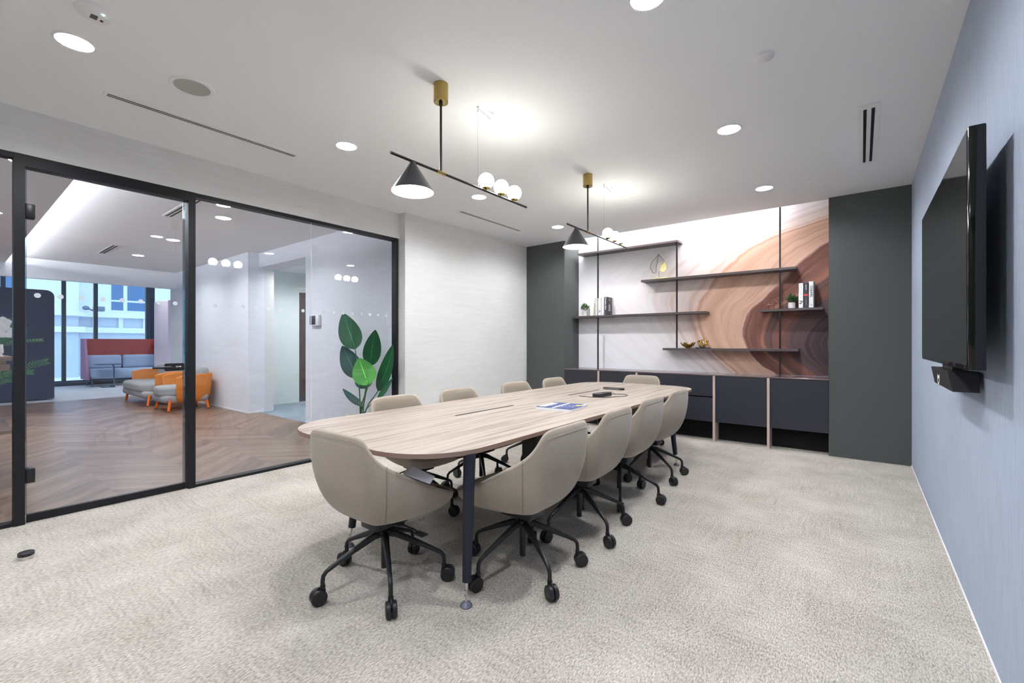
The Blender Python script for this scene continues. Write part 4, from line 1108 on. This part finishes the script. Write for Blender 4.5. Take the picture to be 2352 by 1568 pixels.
tub(-12.90, -11.16, 2.56, 3.34, 'wide orange tub sofa with grey cushions against the lounge wall', 'tub_sofa', 'sofa', 2)

# reception desk and what stands on it
t = thing('reception_desk', 'dark reception desk with a wood and brass trimmed counter', 'desk', (-6.6, -0.4, 0))
MB().box(-7.15, -5.75, -2.4, 0.40, 1.115, 1.15).build('counter', 'desk_wood', t, False)
MB().box(-7.05, -5.85, -2.3, 0.36, 1.085, 1.115).build('brass_inlay', 'brass_strip', t, False)
MB().box(-7.10, -5.80, -2.4, 0.38, 1.03, 1.085).build('counter_edge', 'desk_wood', t, False)
MB().box(-7.0, -6.15, -2.3, 0.30, 0.48, 1.03).box(-6.95, -6.3, -2.3, 0.26, 0.0, 0.45).build('front_panel', 'navy_pod', t, False)
MB().box(-7.05, -6.05, -2.3, 0.42, 0.45, 0.48).build('lower_ledge', 'desk_wood', t, False)
MB().box(-7.02, -6.6, 0.515, 0.54, 0.28, 1.09).build('end_panel', 'desk_wood', t, False)
t = thing('tablet_stand', 'white tablet stand on the reception desk', 'tablet', (-5.98, 0.25, 1.15))
MB().hexa([(-6.1, .14, 1.151), (-5.88, .14, 1.151), (-5.88, .355, 1.151), (-6.1, .355, 1.151), (-6.1, .14, 1.152), (-5.88, .14, 1.152), (-5.9, .20, 1.30), (-6.08, .20, 1.30)]).build('wedge', 'white_plastic', t, False)
t = thing('orchid', 'white orchid flowers above the reception desk', 'flowers', (-6.3, 0.3, 1.15))
MB().lathe([(.03, 0), (.045, .03), (.04, .10), (.036, .105)], (-6.45, .34, 1.15), 20).build('vase', 'pot_white', t)
MB().tube([(-6.45, .34, 1.24), (-6.42, .35, 1.36), (-6.32, .32, 1.44), (-6.25, .30, 1.40)], .004, 6).build('stem', 'stem_green', t)
for i, (fx, fy, fz) in enumerate(((-6.28, .325, 1.43), (-6.25, .385, 1.37), (-6.3, .28, 1.37), (-6.34, .37, 1.455))):
    fl = MB()
    for k in range(5):
        a = 2 * PI * k / 5 + .3
        dv = Vector((.12, math.cos(a), math.sin(a))) * .062
        fl.leaf((fx, fy, fz), (fx + dv.x, fy + dv.y, fz + dv.z), .062, (1, 0, 0.1), .1, .15, 1.1, 6)
    f_ = fl.build('flower', 'orchid_white', t)
    MB().sphere((fx + .012, fy, fz), .005, 10).build('lip', 'orchid_lip', f_)
MB().leaf((-6.5, .36, 1.25), (-6.55, .47, 1.53), .16, (1, -.4, .2), .1, .1, .8).leaf((-6.42, .33, 1.25), (-6.35, .40, 1.33), .05, (1, 0, .5)).build('leaves', 'leaf_deep', t)
# palm behind the desk
def frond(mb, pts, wl, n=30):
    P2 = [cr(pts, k / n) for k in range(n + 1)]
    mb.tube([tuple(p) for p in P2], .004, 5)
    face = Vector((.99, .1, 0))
    for k in range(n // 3, n + 1):
        d = (P2[k] - P2[k - 1]).normalized(); q = k / n; up = face.cross(d).normalized()
        L = wl * (1.15 - q * .55)
        for sgn in (-1, 1):
            tip = P2[k] + (d * .62 + up * .8 * sgn * (1 if sgn < 0 else .75) + face * random.uniform(-.2, .3)) * L
            mb.leaf(P2[k], tip, .0125, (1, 0, .2 * sgn), .06, .1, .9, 4)
t = thing('areca_palm', 'green palm with feathery fronds behind the reception desk', 'plant', (-7.9, 0.05, 0))
MB().lathe([(.16, 0), (.2, .35), (.19, .36), (.0, .34)], (-7.9, .05, 0), 28).build('pot', 'pot_white', t)
for pts, wl in (([(-7.9, .05, .34), (-7.92, .30, .80), (-7.95, .58, .96), (-7.95, .82, 1.04)], .095), ([(-7.9, .05, .34), (-7.9, .28, 1.15), (-7.92, .54, 1.275), (-7.95, .78, 1.305)], .05),
                ([(-7.9, .05, .34), (-7.85, .3, .80), (-7.85, .52, .91), (-7.85, .69, .92)], .07), ([(-7.9, .05, .34), (-7.88, .26, .68), (-7.86, .46, .82), (-7.86, .58, .82)], .05)):
    mb = MB(); frond(mb, pts, wl); mb.build('frond', 'leaf_frond', t)

# strelitzia by the plant wall
YP = 3.28
def pix(u, v, Y):
    a = (u - 1176) / FPX; b = (787 - v) / FPX
    dx = -math.sin(YAW) + a * math.cos(YAW); dy = math.cos(YAW) + a * math.sin(YAW)
    k = Y / dy
    return Vector((k * dx, Y, 1.27 + k * b))
t = thing('bird_of_paradise_plant', 'tall potted plant with big paddle shaped green leaves behind the glass', 'plant', (-4.98, YP, 0))
MB().lathe([(.13, 0), (.15, .02), (.19, .34), (.185, .36), (.165, .35), (.16, .30)], (-4.98, YP, 0), 32).build('pot', 'pot_white', t)
MB().lathe([(0, .31), (.16, .30)], (-4.98, YP, 0), 24).build('soil', 'soil', t)
LV = [  # base px, tip px, width m, depth offset, normal, material, bend
    ((816, 802), (788, 719), .285, .05, (.8, -.6, .1), 'leaf_deep', .05),
    ((850, 840), (862, 757), .225, .10, (.9, -.35, .05), 'leaf_deep', .05),
    ((822, 868), (786, 794), .255, .02, (.9, -.5, .1), 'leaf_teal', .05),
    ((846, 884), (824, 822), .275, -.14, (.7, -.6, .35), 'leaf_bright', .07),
    ((868, 898), (903, 791), .190, .08, (.35, -.9, .1), 'leaf_deep', .05),
    ((866, 916), (902, 868), .095, -.05, (.4, -.8, .5), 'leaf_deep', .04),
    ((832, 933), (787, 892), .105, -.08, (.8, -.3, .6), 'leaf_teal', .05),
    ((842, 892), (826, 850), .22, .10, (.8, -.5, .1), 'leaf_teal', .05)]
for (b_, tp, wd, dy, nr, mt, bd_) in LV:
    B = pix(*b_, YP + dy); T = pix(*tp, YP + dy - .03)
    st_ = [(-4.98 + (B.x + 4.98) * .1, YP + dy * .2, .30), tuple(Vector((-4.98, YP, .30)).lerp(B, .5) + Vector(((B.x + 4.98) * -.12, 0, 0))), tuple(B), tuple(B.lerp(T, .25))]
    stem = MB().tube([tuple(cr(st_, k / 12)) for k in range(13)], [.009 - .0004 * k for k in range(13)], 7).build('stem', 'stem_green', t)
    lf = MB().leaf(tuple(B), tuple(T), wd, nr, -bd_, .16, .74, 16)
    lf.build('leaf', mt, stem)
# wall reader
t = thing('access_reader', 'small black and white access reader on the plant wall', 'card reader', (-6.62, 3.60, 1.6))
MB().box(-6.76, -6.50, 3.545, 3.60, 1.53, 1.70, .015).build('case', 'white_plastic', t)
MB().box(-6.74, -6.58, 3.538, 3.546, 1.55, 1.685, .004).build('screen', 'black_plastic', t)
